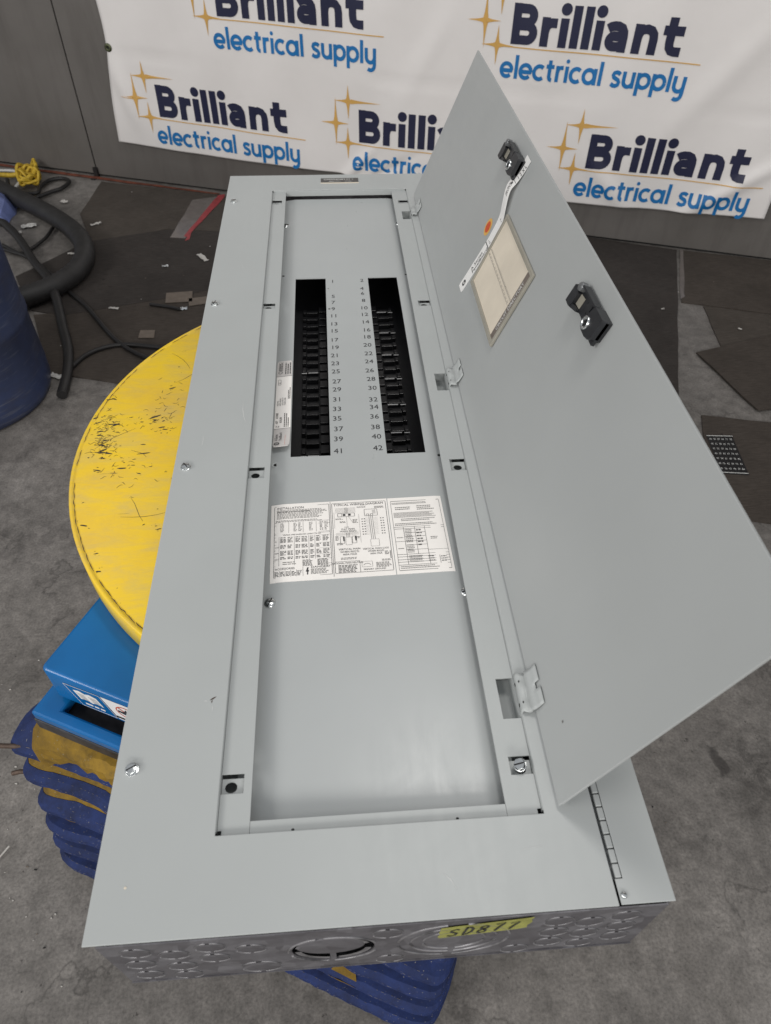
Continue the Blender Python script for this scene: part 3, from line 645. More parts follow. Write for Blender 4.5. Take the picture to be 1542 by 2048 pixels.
# ================================================================== LIFT TABLE
TC = (0.3287, 0.8417); ZT = -0.1427
E1 = (0.9026, -0.4305); E2 = (0.4305, 0.9026)
def TL(a, b, z): return (TC[0] + a * E1[0] + b * E2[0], TC[1] + a * E1[1] + b * E2[1], z)
lift = thing('lift_table', (*TC, -H), 'blue lift table with a round yellow turntable and blue and yellow bellows carrying the panel', 'lift table')
mb = MB(); rO = 0.561
mb.lathe([(0.0, -0.001), (0.549, -0.001), (0.5515, -0.0026), (0.5535, -0.001), (0.558, -0.0005), (0.5605, -0.003), (0.5605, -0.046), (0.556, -0.048), (0.50, -0.048)], 128, (TC[0], TC[1], ZT), cap=False)
tt = build('turntable', mb, 'yellow_paint', lift)
CH = [(-0.197,0.981,0.0198),(-0.188,0.982,0.0176),(-0.177,0.904,0.0264),(-0.164,0.902,0.0110),(-0.173,0.823,0.0330),(-0.186,0.824,0.0242),(-0.180,0.830,0.0176),(-0.180,0.777,0.0198),(-0.170,0.902,0.0242),(-0.099,0.923,0.0374),(-0.076,0.884,0.0154),(-0.084,0.890,0.0176),(-0.105,0.818,0.0330),(-0.088,0.782,0.0088),(-0.143,0.808,0.0088),(-0.172,0.808,0.0055),(-0.162,0.805,0.0055),(-0.131,0.546,0.0132),(-0.142,0.583,0.0099),(-0.051,0.630,0.0110),(-0.057,0.637,0.0077),(-0.175,0.645,0.0154),(-0.079,1.012,0.0198),(-0.105,0.765,0.0110),(-0.138,0.780,0.0198),(-0.196,0.884,0.0198),(-0.204,0.910,0.0242),(-0.213,0.924,0.0198),(-0.183,0.844,0.0220),(-0.181,0.858,0.0154),(-0.195,0.873,0.0176),(-0.059,0.767,0.0066),(-0.046,0.750,0.0055),(-0.060,0.676,0.0055),(-0.187,0.698,0.0066),(-0.151,0.841,0.0055),(-0.145,0.923,0.0110),(-0.123,0.908,0.0099),(-0.101,0.914,0.0088)]
mb = MB(); rg = random.Random(4)
def chip(x, y, l, wd, a):
    n = 9; c, s_ = math.cos(a), math.sin(a); P = []
    for i in range(n):
        q = 2 * PI * i / n; rr = rg.uniform(0.55, 1.15); u = l / 2 * math.cos(q) * rr; v = wd / 2 * math.sin(q) * rr
        P.append((x + u * c - v * s_, y + u * s_ + v * c))
    mb.sheet(P, ZT - 0.0007, m=0)
for x, y, l in CH:
    x, y = 0.2492 + (x - 0.2492) * 1.00865, -0.1747 + (y + 0.1747) * 1.00865; l *= 0.8
    ang = rg.choice((0.05, 0.15, -0.3, 0.5)) + rg.uniform(-.1, .1)
    chip(x, y, l, min(0.004, l * 0.28), ang)
    for k in range(3): chip(x + rg.gauss(0, l * .6), y + rg.gauss(0, l * .5), l * rg.uniform(.15, .45), l * rg.uniform(.05, .12), ang + rg.uniform(-.5, .5))
for k in range(90):
    a = rg.uniform(0, 2 * PI); r = 0.54 * math.sqrt(rg.random()); l = rg.choice((0.002, 0.003, 0.005, 0.012))
    chip(TC[0] + r * math.cos(a), TC[1] + r * math.sin(a), l, min(.0022, l * .6), rg.uniform(-.6, .9))
for cx_, cy_, sx_, sy_, nn in ((-0.186, 0.90, .014, .022, 60), (-0.180, 0.845, .012, .016, 60), (-0.10, 0.905, .03, .02, 30), (-0.07, 0.99, .03, .03, 20), (-0.15, 0.78, .03, .03, 22)):
    for k in range(nn):        # scrubbed, worn-through patches
        x, y = 0.2492 + (rg.gauss(cx_, sx_) - 0.2492) * 1.00865, -0.1747 + (rg.gauss(cy_, sy_) + 0.1747) * 1.00865; l = rg.uniform(.003, .014); q = rg.choice((0.3, -0.5, 1.1, 0.0)) + rg.uniform(-.4, .4)
        if math.hypot(x - TC[0], y - TC[1]) < .54: stroke(mb, ID, [(x + (t - .5) * l * math.cos(q), y + (t - .5) * l * math.sin(q) + .002 * math.sin(5 * t + k)) for t in (0, .3, .6, 1)], [.0003, .0009, .0008, .0002], ZT - .00075, m=rg.choice((0, 1, 1)), step=1)
for k in range(90):            # long hairline scratches
    a = rg.uniform(0, 2 * PI); r = 0.5 * math.sqrt(rg.random()); l = rg.uniform(0.03, 0.16); q = rg.choice((0.75, 0.85, 0.1, -0.9, 0.6)) + rg.uniform(-.1, .1)
    x, y = TC[0] + r * math.cos(a), TC[1] + r * math.sin(a)
    P = [(x + (t - .5) * l * math.cos(q) - .006 * math.sin(t * 3 + k) * math.sin(q), y + (t - .5) * l * math.sin(q) + .006 * math.sin(t * 3 + k) * math.cos(q)) for t in (0, .25, .5, .75, 1)]
    if all(math.hypot(px - TC[0], py - TC[1]) < .54 for px, py in P): stroke(mb, ID, P, [0.0003, .0007, .0009, .0007, .0003], ZT - 0.0008, m=1, step=1)
o = build('paint_chips', mb, ['ink', 'steel_rust'], lift, kind='stuff'); 
mb = MB()                      # rusty weld bead inside the rim
for k in range(160):
    a0 = 2 * PI * k / 160
    if rg.random() < 0.35: continue
    P = [(TC[0] + (0.5515 + rg.uniform(-.0012, .0008)) * math.cos(a0 + t * .04), TC[1] + (0.5515 + rg.uniform(-.0012, .0008)) * math.sin(a0 + t * .04)) for t in (0, .33, .66, 1)]
    stroke(mb, ID, P, [0.0005, 0.0014, 0.0011, 0.0004], ZT - 0.0004, m=0, step=1)
build('rim_rust', mb, 'steel_rust', lift, kind='stuff')
# platform under the turntable
mb = MB(); PW, PL = 0.30, 0.615
def rr_poly(hw, hl, r, n=5):
    P = []
    for cx, cy, a in ((hw - r, hl - r, 0), (-hw + r, hl - r, 90), (-hw + r, -hl + r, 180), (hw - r, -hl + r, 270)): P += arc(cx, cy, r, a, a + 90, n)
    return P
txf = lambda a, b, z: TL(a, b, z)
rings = [(0.0, -0.196), (0.0, -0.196)]
prof = [(-0.006, -0.1950), (-0.0018, -0.1960), (0.0, -0.1985), (0.0, -0.268)]
polys = [[(x, y, z) for x, y in rr_poly(PW + d, PL + d, 0.011 + d)] for d, z in prof]
n = len(polys[0]); vs = [TL(*p) for P in polys for p in P]
fs = [(j * n + i, j * n + (i + 1) % n, (j + 1) * n + (i + 1) % n, (j + 1) * n + i) for j in range(len(prof) - 1) for i in range(n)]
mb.add(vs, fs, 0, True); mb.add(vs[:n], [tuple(range(n))], 0)
pl = build('platform', mb, 'blue_paint', lift)
mb = MB(); mb.prism(rr_poly(PW - 0.045, PL - 0.045, 0.02), -0.30, -0.20, xf=txf); build('scissor_core', mb, 'tray_black', lift)
mb = MB(); mb.grid_plate([-PW - 0.022, PW + 0.022], [-PL - 0.036, PL + 0.036], [(-PW + 0.022, -PL - 0.015, PW - 0.022, PL + 0.015)], -0.300, -0.280, xf=txf)
build('skirt_bar', mb, 'blue_paint', lift, bevel=0.004, merge=True)
mb = MB(); mb.grid_plate([-PW - 0.0235, PW + 0.0235], [-PL - 0.0375, PL + 0.0375], [(-PW + 0.02, -PL + 0.012, PW - 0.02, PL - 0.012)], -0.328, -0.3005, xf=txf)
build('chipped_bar', mb, 'blue_chipped', lift, bevel=0.002, merge=True)
mb = MB(); mb.prism(rr_poly(PW - 0.02, PL - 0.01, 0.02), -0.86, -0.81, xf=txf); build('base_frame', mb, 'dark_vinyl', lift)
for a in (-0.2, 0.2):
    for b in (-0.52, 0.52):
        mb = MB(); mb.box(a - .03, a + .03, b - .05, b + .05, -0.88, -0.861, xf=txf); build('foot', mb, 'dark_vinyl', lift)
# warning stickers on the platform's front face
fx = lambda u, v, z: TL(-0.268 + (u + 0.268) * 0.74, -PL - 0.0006 - z, v)
mb = MB(); ST = [(-0.262, -0.212), (-0.175, -0.209), (-0.152, -0.262), (-0.236, -0.264)]
mb.sheet(ST, 0.0, xf=fx); stp = build('book_sticker', mb, 'blue_paint', lift, label='blue sticker with a white open book')
mb = MB()
for p, q in zip(ST, ST[1:] + ST[:1]): line(mb, fx, *p, *q, 0.0012, 0.0003)
for sg in (-1, 1):
    cx = -0.208 + 0.0; P = [(cx, -0.245), (cx + sg * 0.012, -0.2405), (cx + sg * 0.028, -0.244), (cx + sg * 0.028, -0.222), (cx + sg * 0.012, -0.2185), (cx, -0.2225)]
    P = [(x + (-0.0065 if v > -0.232 else 0.004), v) for x, v in P]
    mb.sheet(P if sg > 0 else P[::-1], 0.0003, xf=fx)
words(mb, fx, -0.225, -0.165, -0.258, -0.249, 1, 0.0003, 0.5)
build('book_print', mb, 'strip_white', stp)
mb = MB()
for r in range(5):
    for sg in (-1, 1): line(mb, fx, -0.208 + sg * .005 - .004 + r * .002, -0.2275 - r * .0035, -0.208 + sg * .024 - .004 + r * .002, -0.2275 - r * .0035 + .0006, 0.0008, 0.0006)
build('book_lines', mb, 'ink_soft', stp)
mb = MB(); mb.sheet([(-0.172, -0.209), (-0.094, -0.207), (-0.07, -0.235), (-0.07, -0.262), (-0.148, -0.262)], 0.0, xf=fx); st2 = build('warning_sticker', mb, 'strip_white', lift, label='white sticker with a crossed out hand in a red ring')
mb = MB(); C0 = (-0.117, -0.231)
stroke(mb, fx, arc(*C0, 0.025, 0, 360, 28, ry=0.015), 0.0024, 0.0003, step=1); line(mb, fx, C0[0] - .018, C0[1] + .010, C0[0] + .018, C0[1] - .010, 0.0024, 0.0006)
build('red_ring', mb, 'sticker_orange', st2)
mb = MB(); mb.sheet([(C0[0] + x, C0[1] + y) for x, y in ((-.021, .002), (-.012, .0005), (-.004, .004), (0, .011), (.003, .0045), (.009, .009), (.008, .002), (.021, .002), (.017, -.004), (.006, -.005), (.002, -.012), (-.003, -.006), (-.02, -.003))], 0.0008, xf=fx)
words(mb, fx, -0.15, -0.078, -0.259, -0.25, 1, 0.0008, 0.5); build('hand_print', mb, 'ink', st2)
# bellows: pleats round the scissor mechanism
def dkey(z): return 0.0 if callable(z) else z * 25
def pleat_pt(x, y, hw, hl, d, z, q, seed, amp):
    ax, ay = min(1, abs(x) / hw), min(1, abs(y) / hl)
    nx = math.copysign(ax ** 14, x); ny = math.copysign(ay ** 14, y); ln = math.hypot(nx, ny) or 1
    cr = (ax * ay) ** 14
    k = mnoise.noise(Vector((x * 5, y * 5, seed * 3.7))) + .5 * mnoise.noise(Vector((x * 15, y * 15, seed * 5.1))) + .22 * mnoise.noise(Vector((x * 60, y * 60, dkey(z) + seed)))
    dz = q * amp * (k + 0.4 * math.sin(7 * x + seed) - 0.9 * cr); d = d(x) if callable(d) else d; dd = d + q * (0.8 * amp * mnoise.noise(Vector((x * 9, y * 9, seed + 20))) + .25 * amp * mnoise.noise(Vector((x * 55, y * 55, dkey(z)))) + 0.020 * cr)
    zz = z(x) if callable(z) else z
    tp = max(0, min(1, (y + hl - 0.03) / 0.16)); tp = tp * tp * (3 - 2 * tp)   # the sides are drawn in behind the flared front corners
    return TL(x * (1 - 0.15 * tp) - 0.022 * (1 - tp) + (1 - .75 * tp) * nx / ln * min(dd, 0.034 + .2 * (dd - 0.034)), y + ny / ln * dd, zz + dz)
def pleat(name, prof, mat, hw, hl, seed, amp, r=0.010):
    P = rr_poly(hw, hl, r, 3); P = dense(P + [P[0]], 0.011)[:-1]; n = len(P)
    vs = [pleat_pt(x, y, hw, hl, d, z, q, seed, amp) for d, z, q in prof for x, y in P]
    mb = MB(); mb.add(vs, [(j * n + i, j * n + (i + 1) % n, (j + 1) * n + (i + 1) % n, (j + 1) * n + i) for j in range(len(prof) - 1) for i in range(n)], 0, False)
    o = build(name, mb, mat, lift)
    md = o.modifiers.new('thick', 'SOLIDIFY'); md.thickness = 0.002; md.offset = -1
    return o
pleat('bellows_skirt', [(-0.03, -0.330, 0.1), (0.004, -0.331, 0.3), (0.020, -0.336, 0.8), (0.030, -0.350, 1.0), (0.026, -0.372, 1.3), (0.022, -0.392, 1.5), (0.017, -0.396, 1.5)], 'yellow_vinyl', 0.312, 0.635, 1, 0.026)
TIPS = [-0.445, -0.530, -0.632, -0.700, -0.775, -0.840]
for i, zt in enumerate(TIPS):
    hw, hl, am = 0.374, 0.630, 0.0095
    d = 0.034 + 0.0135 * i; gap = 0.075 if i == 0 else TIPS[i - 1] - zt; bl = lambda x, d=d, i=i: d - 0.025 - 0.018 * max(0, min(1, (x + 0.20) / 0.12)) - .004 * math.sin(11 * x + i * 2)
    if i: pleat('yellow_fold', [(d - 0.085, zt + gap * .62, 0.2), (bl, zt + gap * .24, 1.0)], 'yellow_vinyl', hw, hl, 11 + i, am)
    pleat('blue_fold', [((lambda x: bl(x) + .001) if i else d - 0.07, zt + (gap * .24 if i else 0.055), 1.0), (d - 0.010, zt + .0165, 1.0), (d - 0.001, zt + 0.0115, 1.0), (d + 0.0005, zt + 0.002, 1.0), (d - 0.0005, zt, 1.0)], 'blue_vinyl', hw, hl, 11 + i, am)
    pleat('shaded_underside', [(d - 0.001, zt + .001, 1.0), (d - 0.030, zt - 0.008, 0.8), (d - 0.090, zt - 0.030, 0.2)], 'dark_vinyl', hw, hl, 11 + i, am)  # painted near black for the shadow gaps between the folds
    for dq, zq, keep in ((.0003, 0.0070, .6), (-.010, 0.0178, .4)):
        mb = MB(); q_ = -0.35
        while q_ < 0.35:
            if random.random() < keep:
                a, b = q_, q_ + random.uniform(.002, .005)
                p = [Vector(pleat_pt(u, -hl + 1e-4, hw, hl, d + dq + e, zt + zq + f, 1.0, 11 + i, am)) for u, e, f in ((a, .0014, -.0009), (b, .0014, -.0009), (b, .0014, .0009), (a, .0014, .0009))]
                mb.add(p + [v + Vector((.0002, .0005, -.0002)) for v in p], [(0, 1, 2, 3), (4, 5, 6, 7), (0, 4, 5, 1), (1, 5, 6, 2), (2, 6, 7, 3), (3, 7, 4, 0)])
            q_ += .0082
        build('stitch_line', mb, 'stitch_grey', lift, kind='stuff')
mb = MB()
zt, d = TIPS[4], 0.034 + 0.0135 * 4
P = [(0.20, .004), (0.215, .010), (0.245, .0112), (0.262, .0108), (0.268, .005), (0.25, .001), (0.22, .0015)]
vs = [Vector(pleat_pt(u, -0.63 + 1e-4, 0.374, 0.630, d + .0016, zt + f, 1.0, 15, 0.0095)) for u, f in P]
mb.add(vs, [tuple(range(len(vs)))]); mb.add([Vector(pleat_pt(u, -0.63 + 1e-4, 0.374, 0.630, d - .0065 - (f - .0115) * 1.6, zt + .0165 + (f - .0115) * .5, 1.0, 15, 0.0095)) + Vector((0, 0, .0025)) for u, f in ((0.212, .0115), (0.262, .0115), (0.256, .0185), (0.236, .024), (0.220, .0195))], [tuple(range(5))])
build('worn_patch', mb, 'yellow_vinyl', lift)
for a, z in ((-0.435, -0.44), (-0.430, -0.54)):
    mb = MB(); mb.tube([TL(a + .06, -0.655, z + .008), TL(a - .005, -0.675, z), TL(a - .018, -0.682, z - .004)], 0.0045, 8); build('bellows_rod', mb, 'steel_rust', lift)

# ================================================================== ELECTRICAL PANEL
BX0, BX1, BY0, BY1, BZ = 0.012, 0.5385, -0.0016, 1.703, -0.1420
L = 1.716; W = 0.546
pan = thing('electrical_panel', (0.275, 0.858, BZ), 'long grey electrical panelboard lying face up with its door open', 'electrical panel')
# --- galvanised enclosure, hole of the half pushed out knockout in its end wall
KA = (0.222, -0.0690, 0.0405)
exf = lambda x, z, t: (x, BY0 + t, z)                    # end wall: t is depth into the box
mb = MB(); hc = (0.178, -0.1150, 0.266, -0.0230)
mb.grid_plate([BX0, BX1], [BZ, -0.0022], [hc], 0.0, 0.0015, xf=exf)
mb.holed_cell(*hc, *KA[:2], KA[2], 0.0, 0.0015, n=40, xf=exf)
mb.box(BX0, BX1, BY1 - .0015, BY1, BZ, -0.0022); mb.box(BX0, BX0 + .0015, BY0 + .0015, BY1 - .0015, BZ, -0.0022)
mb.box(BX1 - .0015, BX1, BY0 + .0015, BY1 - .0015, BZ, -0.0022); mb.box(BX0 + .0015, BX1 - .0015, BY0 + .0015, BY1 - .0015, BZ, BZ + .0015)
mb.box(BX1 + .0008, BX1 + .0023, BY0 + 0.002, BY1, BZ + .002, -0.0022); mb.box(BX0 - .0002, BX1 + .0002, BY0 - .0012, BY0 - .0001, BZ - .0006, BZ + .0022)
enc = build('enclosure', mb, 'galvanised', pan, label='galvanised steel back box with round knockouts')
def ring_arc(r, a0, a1, rad, xf, mb, n=12):
    mb.tube([xf(r * math.cos(math.radians(a0 + (a1 - a0) * i / n)), r * math.sin(math.radians(a0 + (a1 - a0) * i / n)), 0) for i in range(n + 1)], rad, 6)
def ko(r):
    mb = MB(); xf = lambda x, z, t: (x, -t, z)
    mb.lathe([(r - .0016, 0.0006), (r - .0028, 0.0009), (0.0001, 0.0009)], 28, xf=xf, cap=False)
    
    for a0, a1 in ((200, 262), (276, 345), (15, 85), (100, 165)): mb.tube([(r * math.cos(math.radians(a0 + (a1 - a0) * i / 8)), -.0002, r * math.sin(math.radians(a0 + (a1 - a0) * i / 8))) for i in range(9)], .0009, 5, m=1)
    return proto('knockout', mb, ['galvanised', 'galv_ridge_glint'])
k1, k2 = ko(0.0145), ko(0.0205)
for x, z in ((0.0412, -0.019), (0.0369, -0.062), (0.0361, -0.105), (0.0735, -0.0345), (0.0731, -0.0800), (0.0725, -0.1175), (0.1095, -0.0185), (0.1083, -0.0575), (0.1452, -0.034), (0.275, -0.0175), (0.2785, -0.1175), (0.4392, -0.0205), (0.4413, -0.060), (0.442, -0.098), (0.4094, -0.1165), (0.4718, -0.031), (0.4746, -0.072), (0.4775, -0.112), (0.5041, -0.019), (0.508, -0.0555), (0.5109, -0.094)):
    inst('knockout', k1, enc, (x, BY0, z - 0.009))
inst('knockout', k2, enc, (0.1473, BY0, -0.117))
# concentric knockout, pushed in along its lower side
mb = MB(); cx, cz = KA[0] - .002, -0.0550
mb.lathe([(0.0285, -0.0015), (0.0295, 0.0006), (0.0275, 0.0012), (0.0001, 0.0012)], 40, xf=lambda x, z, t: (cx + x * 1.12, BY0 - t, cz + z * 0.93), cap=False)
build('pried_knockout', mb, 'galvanised', enc, label='large concentric knockout pried open along its lower side')
mb = MB()
for a0, a1, r in ((185, 262, 0.0345), (278, 352, 0.0345), (20, 95, 0.0345), (100, 165, 0.0345)):
    P = arc(KA[0], KA[1] + .004, r, a0, a1, 12)
    stroke(mb, lambda x, z, t: (x, BY0 - t, z), P, 0.0062, 0.0008, step=1)
build('knockout_ring', mb, 'galv_ridge_glint', enc)
mb = MB(); mb.box(KA[0] - .004, KA[0] + .002, BY0 - .0008, BY0 + .001, -0.1105, -0.0805); build('knockout_tie', mb, 'galvanised', enc)
mb = MB()
for a0, a1 in ((200, 262), (270, 340), (20, 100), (110, 180)): ring_arc(KA[2] + .003, a0, a1, .0012, lambda x, z, t: (KA[0] + x, BY0 - .0002, KA[1] + z), mb)
build('knockout_bead', mb, 'galv_ridge_glint', enc)
CB = (0.3405, -0.068)
mb = MB()
for r, segs in ((0.0555, ((190, 262), (272, 352), (8, 80), (100, 172))), (0.043, ((185, 266), (274, 350), (15, 85), (98, 170))), (0.031, ((192, 263), (277, 350), (10, 80), (100, 168)))):
    for a0, a1 in segs: ring_arc(r, a0, a1, .0013, lambda x, z, t: (CB[0] + x * 1.0, BY0 - .0003, CB[1] + z * 1.0), mb, 14)
build('concentric_knockout', mb, 'galv_ridge_glint', enc)
# yellow tape with handwriting, folded over the top of the end wall
mb = MB(); q = lambda u, v, z: (0.322 + 0.0865 * u + 0.003 * v, BY0 - 0.0014 - z, -0.055 + 0.0145 * u + 0.037 * v)
edge = [(0, 0.98), (0.0, 0.5), (0.02, 0.38), (0.005, 0.2), (0.03, 0.0)]; e2 = [(1.0, 0.06), (0.985, 0.3), (1.015, 0.55), (0.985, 0.8), (1.0, 1.0)]
poly = edge + [(k / 10, 0.0) for k in range(1, 10)] + e2 + [(k / 10, 1.0) for k in range(9, 0, -1)]
mb.add([q(*p, 0) for p in poly] + [q(*p, -.0003) for p in poly], [tuple(range(len(poly)))]); tp = build('masking_tape', mb, 'tape_yellow', enc, label='strip of yellow tape marked by hand')
mb = MB(); HW = {'S': [[(0.8, .85), (.5, .98), (.15, .85), (.15, .65), (.5, .5), (.8, .35), (.75, .1), (.4, 0), (.05, .12)]], 'D': [[(.15, 1), (.2, 0)], [(0, .95), (.45, .95), (.8, .7), (.8, .3), (.5, .02), (.1, 0)]], '8': [[(.5, .52), (.2, .68), (.2, .88), (.5, 1), (.8, .86), (.75, .66), (.5, .52), (.15, .33), (.15, .1), (.5, 0), (.82, .12), (.8, .33), (.5, .52)]], '7': [[(.1, .9), (.85, .97), (.6, .5), (.45, 0)]]}
for i, ch in enumerate('SD877'):
    for st in HW[ch]: stroke(mb, lambda a, b, z: q(a / 2.34, b, z), [(0.24 + i * 0.37 + x * 0.29 + .04 * y, 0.12 + y * (0.62 + .08 * (i % 2)) + i * .016) for x, y in st], 0.066, 0.0005 + .0001 * i, step=0.2)
build('handwriting', mb, 'ink', tp)

# --- trim: cover plate with opening, hinge strip, piano hinge
OX0, OX1, OY0, OY1 = 0.110, 0.440, 0.0887, 1.6225
SX = 0.4915
mb = MB(); mb.grid_plate([0.0, SX], [0.0, L], [(OX0, OY0, OX1, OY1)], -0.0018, 0.0)
mb.box(0.0, SX, 0.0, 0.0015, -0.011, -0.0018) if False else None
mb.box(OX0 + .002, OX1 - .002, OY1 - .0005, OY1 + .0013, -0.0150, -0.0019)
mb.box(OX0 - .0013, OX0 + .0005, OY0 + .004, OY1 - .004, -0.0105, -0.0019); mb.box(OX1 - .0005, OX1 + .0013, OY0 + .004, OY1 - .004, -0.0105, -0.0019)
cov = build('cover', mb, 'grey_paint', pan, bevel=0.0007, merge=True)
mb = MB(); mb.grid_plate([SX + .0022, W], [0.0008, L], [(SX + .0022, 0.0235, SX + .0098, 1.69)], -0.0018, 0.0); hs = build('hinge_strip', mb, 'grey_paint', pan, bevel=0.0007, merge=True)
mb = MB(); mb.lathe([(0.0032, 0), (0.0032, .001), (0.0022, .0024), (0.0001, .0028)], 16, (SX + .0062, 0.0085, 0), cap=False); build('rivet', mb, 'zinc', hs)
mb = MB(); KR = 0.0038
mb.box(-.0030, .0030, -.0062, .0062, -.0036, 0.0); kp = proto('hinge_knuckle', mb, 'grey_paint', bevel=0.0009)
mb = MB(); mb.tube([(SX + .0062, 0.2, -0.0031), (SX + .0062, 1.69, -0.0031)], KR * .97, 14); mb.box(SX + .0026, SX + .0094, 0.024, 1.69, -0.0085, -0.007); ph = build('piano_hinge', mb, 'grey_paint', pan)
for k in range(13): inst('hinge_knuckle', kp, ph, (SX + .0062, 0.0305 + k * 0.01355, 0.0004))

# --- screws
def hexscrew(r=0.0063):
    mb = MB(); mb.lathe([(r * 1.22, 0.0), (r * 1.22, 0.0009), (r * 1.0, 0.0012)], 24, cap=True)
    hx = [(r * math.cos(PI / 3 * i), r * math.sin(PI / 3 * i)) for i in range(6)]
    mb.prism(hx, 0.001, 0.0046); mb.lathe([(r * .86, .0046), (r * .5, .0052), (0.0001, .0053)], 18, cap=False)
    mb.box(-r * .88, r * .88, -.0007, .0007, 0.0048, 0.0056, m=1)
    return proto('screw', mb, ['zinc', 'dark_gap'], bevel=0.0003)
def pan_screw(r=0.0076):
    mb = MB(); mb.lathe([(r, 0.0), (r, .0008), (r * .93, .0021), (r * .7, .0032), (r * .35, .0038), (0.0001, .004)], 24, cap=False)
    mb.box(-r * .8, r * .8, -.0007, .0007, 0.0030, 0.0043, m=1); mb.box(-.0007, .0007, -r * .45, r * .45, 0.0032, 0.00435, m=1)
    return proto('screw', mb, ['zinc', 'dark_gap'])
hexs, pans = hexscrew(), pan_screw()
for (x, y), a in zip(((0.0200, 1.5612), (0.0181, 1.0925), (0.0179, 0.6272), (0.0175, 0.1618)), (0.3, 1.2, 2.2, 0.5)): inst('screw', hexs, cov, (x, y, 0), (0, 0, a))
mb = MB(); mb.lathe([(.006, 0), (.006, .004), (.003, .005), (.003, .012)], 12, xf=lambda x, y, z: (BX1 + .002 + z, 0.153 + x, -0.010 + y)); build('side_bolt', mb, 'steel_rust', enc)

# --- side rails inside the opening
TY = [(0.1312, 0.1522), (0.6030, 0.6272), (1.0800, 1.1000), (1.5550, 1.5765)]
TYR = [(0.1320, 0.1522), (0.6030, 0.6292), (1.0770, 1.0975), (1.5480, 1.5670)]
HY = [(0.1960, 0.2470), (0.8020, 0.8515), (1.4620, 1.5050)]
def rail(side):
    x0, x1 = (0.1108, 0.1428) if side < 0 else (0.4035, 0.4392)
    tx0, tx1 = (0.1095 + .0016, 0.1343) if side < 0 else (0.4155, 0.4389)
    ty = TY if side < 0 else TYR
    holes = [(tx0, a, tx1, b) for a, b in ty]
    if side > 0: holes += [(0.4188, a, 0.4389, b) for a, b in HY]
    nx = (x0, 0.0887, x0 + .0042, 0.0945) if side < 0 else (x1 - .0042, 0.0887, x1, 0.0955)
    holes.append(nx)
    mb = MB(); mb.grid_plate([x0, x1], [0.0892, 1.6215], holes, -0.0062, -0.0047)
    ex = x1 - .0015 if side < 0 else x0
    mb.box(ex, ex + .0015, 0.0892, 1.6215, -0.0080, -0.00625)
    r_ = build('mounting_rail', mb, 'grey_paint', pan, bevel=0.0004, merge=True)
    for i, (a, b) in enumerate(ty):
        mb = MB(); cy = (a + b) / 2 - .002; cx = (tx0 + tx1) / 2 - (.002 if side < 0 else 0)
        rr = 0.0064
        mb.holed_cell(tx0, a - .002, tx1, b - .0032, cx, cy, rr, -0.0105, -0.0092, n=24, ry=rr * .93)
        build('slotted_tab', mb, 'grey_paint', r_)
    return r_
rl = rail(-1); rr_ = rail(1)
for x0, x1 in ((0.1040, 0.1236), (0.4238, 0.4392)):
    mb = MB(); mb.box(x0, x1, 0.09, 1.62, -0.0375, -0.036); build('rail_back', mb, 'grey_paint', rl if x0 < .2 else rr_)
for a, b in HY:
    mb = MB(); mb.box(0.4170, 0.4400, a - .004, b + .012, -0.0320, -0.0305); mb.box(0.4385, 0.4398, a - .004, b + .012, -0.0304, -0.0065); mb.box(0.4170, 0.4384, b + .0125, b + .014, -0.0320, -0.0065)
    build('hinge_pocket', mb, 'grey_paint', rr_)
mb = MB()                      # loose hex screw leaning out of the lowest right tab
sxf = lambda x, y, z: (0.4300 + x * .88 - z * .42 , 0.1395 + y, -0.0085 + z * .9 + x * .42)
mb.lathe([(.0026, -.004), (.0026, .010), (.0075, .0102), (.0075, .0112), (.0062, .0114)], 18, xf=sxf, cap=False)
mb.prism([(.0062 * math.cos(PI / 3 * i), .0062 * math.sin(PI / 3 * i)) for i in range(6)], .0112, .0152, xf=sxf); mb.box(-.0056, .0056, -.0007, .0007, .0150, .0156, m=1, xf=sxf)
build('screw', mb, ['zinc', 'dark_gap'], rr_, label='loose hex screw standing tilted in its slot')
mb = MB(); mb.grid_plate([0.1432, 0.4031], [0.0892, 0.1022], [], -0.0062, -0.0046); mb.box(0.1432, 0.4031, 0.1007, 0.1022, -0.012, -0.0063)
led = build('end_ledge', mb, 'grey_paint', pan, bevel=0.0004)
for x in (0.186, 0.352):
    mb = MB(); mb.lathe([(.0016, 0), (.0001, .0001)], 10, (x, 0.0908, -0.0045), cap=False); build('rivet_hole', mb, 'dark_gap', led)

# --- dead front plate with the two breaker slots
ZD = -0.0200
def zdf(x, y):                 # the plate is pressed: its margins slope down towards the rails and the near end
    def dr(d): return 0.0 if d <= 0 else (0.13 * d * d / 0.018 if d < 0.009 else 0.13 * (d - 0.0045))
    return ZD - dr(0.1690 - x) - dr(x - 0.3865) - dr(0.1290 - y)
SL = (0.1712, 0.6640, 0.2338, 1.2220); SR = (0.3226, 0.6635, 0.3838, 1.2205)
mb = MB(); gx = [0.124, 0.140, 0.152, 0.158, 0.160, 0.162, 0.164, 0.166, 0.169, 0.3865, 0.389, 0.391, 0.393, 0.395, 0.397, 0.404, 0.4235]; gy = [0.0985, 0.112, 0.118, 0.120, 0.122, 0.124, 0.126, 0.129, 1.6150]
mb.grid_plate(gx, gy, [SL, SR], -.0015, 0.0, xf=lambda x, y, z: (x, y, zdf(x, y) + z))
mb.s = [True] * len(mb.s)
df = build('dead_front', mb, 'plate_paint', pan, merge=True)
md = df.modifiers.new('split', 'EDGE_SPLIT'); md.split_angle = 0.5
px_ = lambda x, y, z: (x, y, ZD + z)
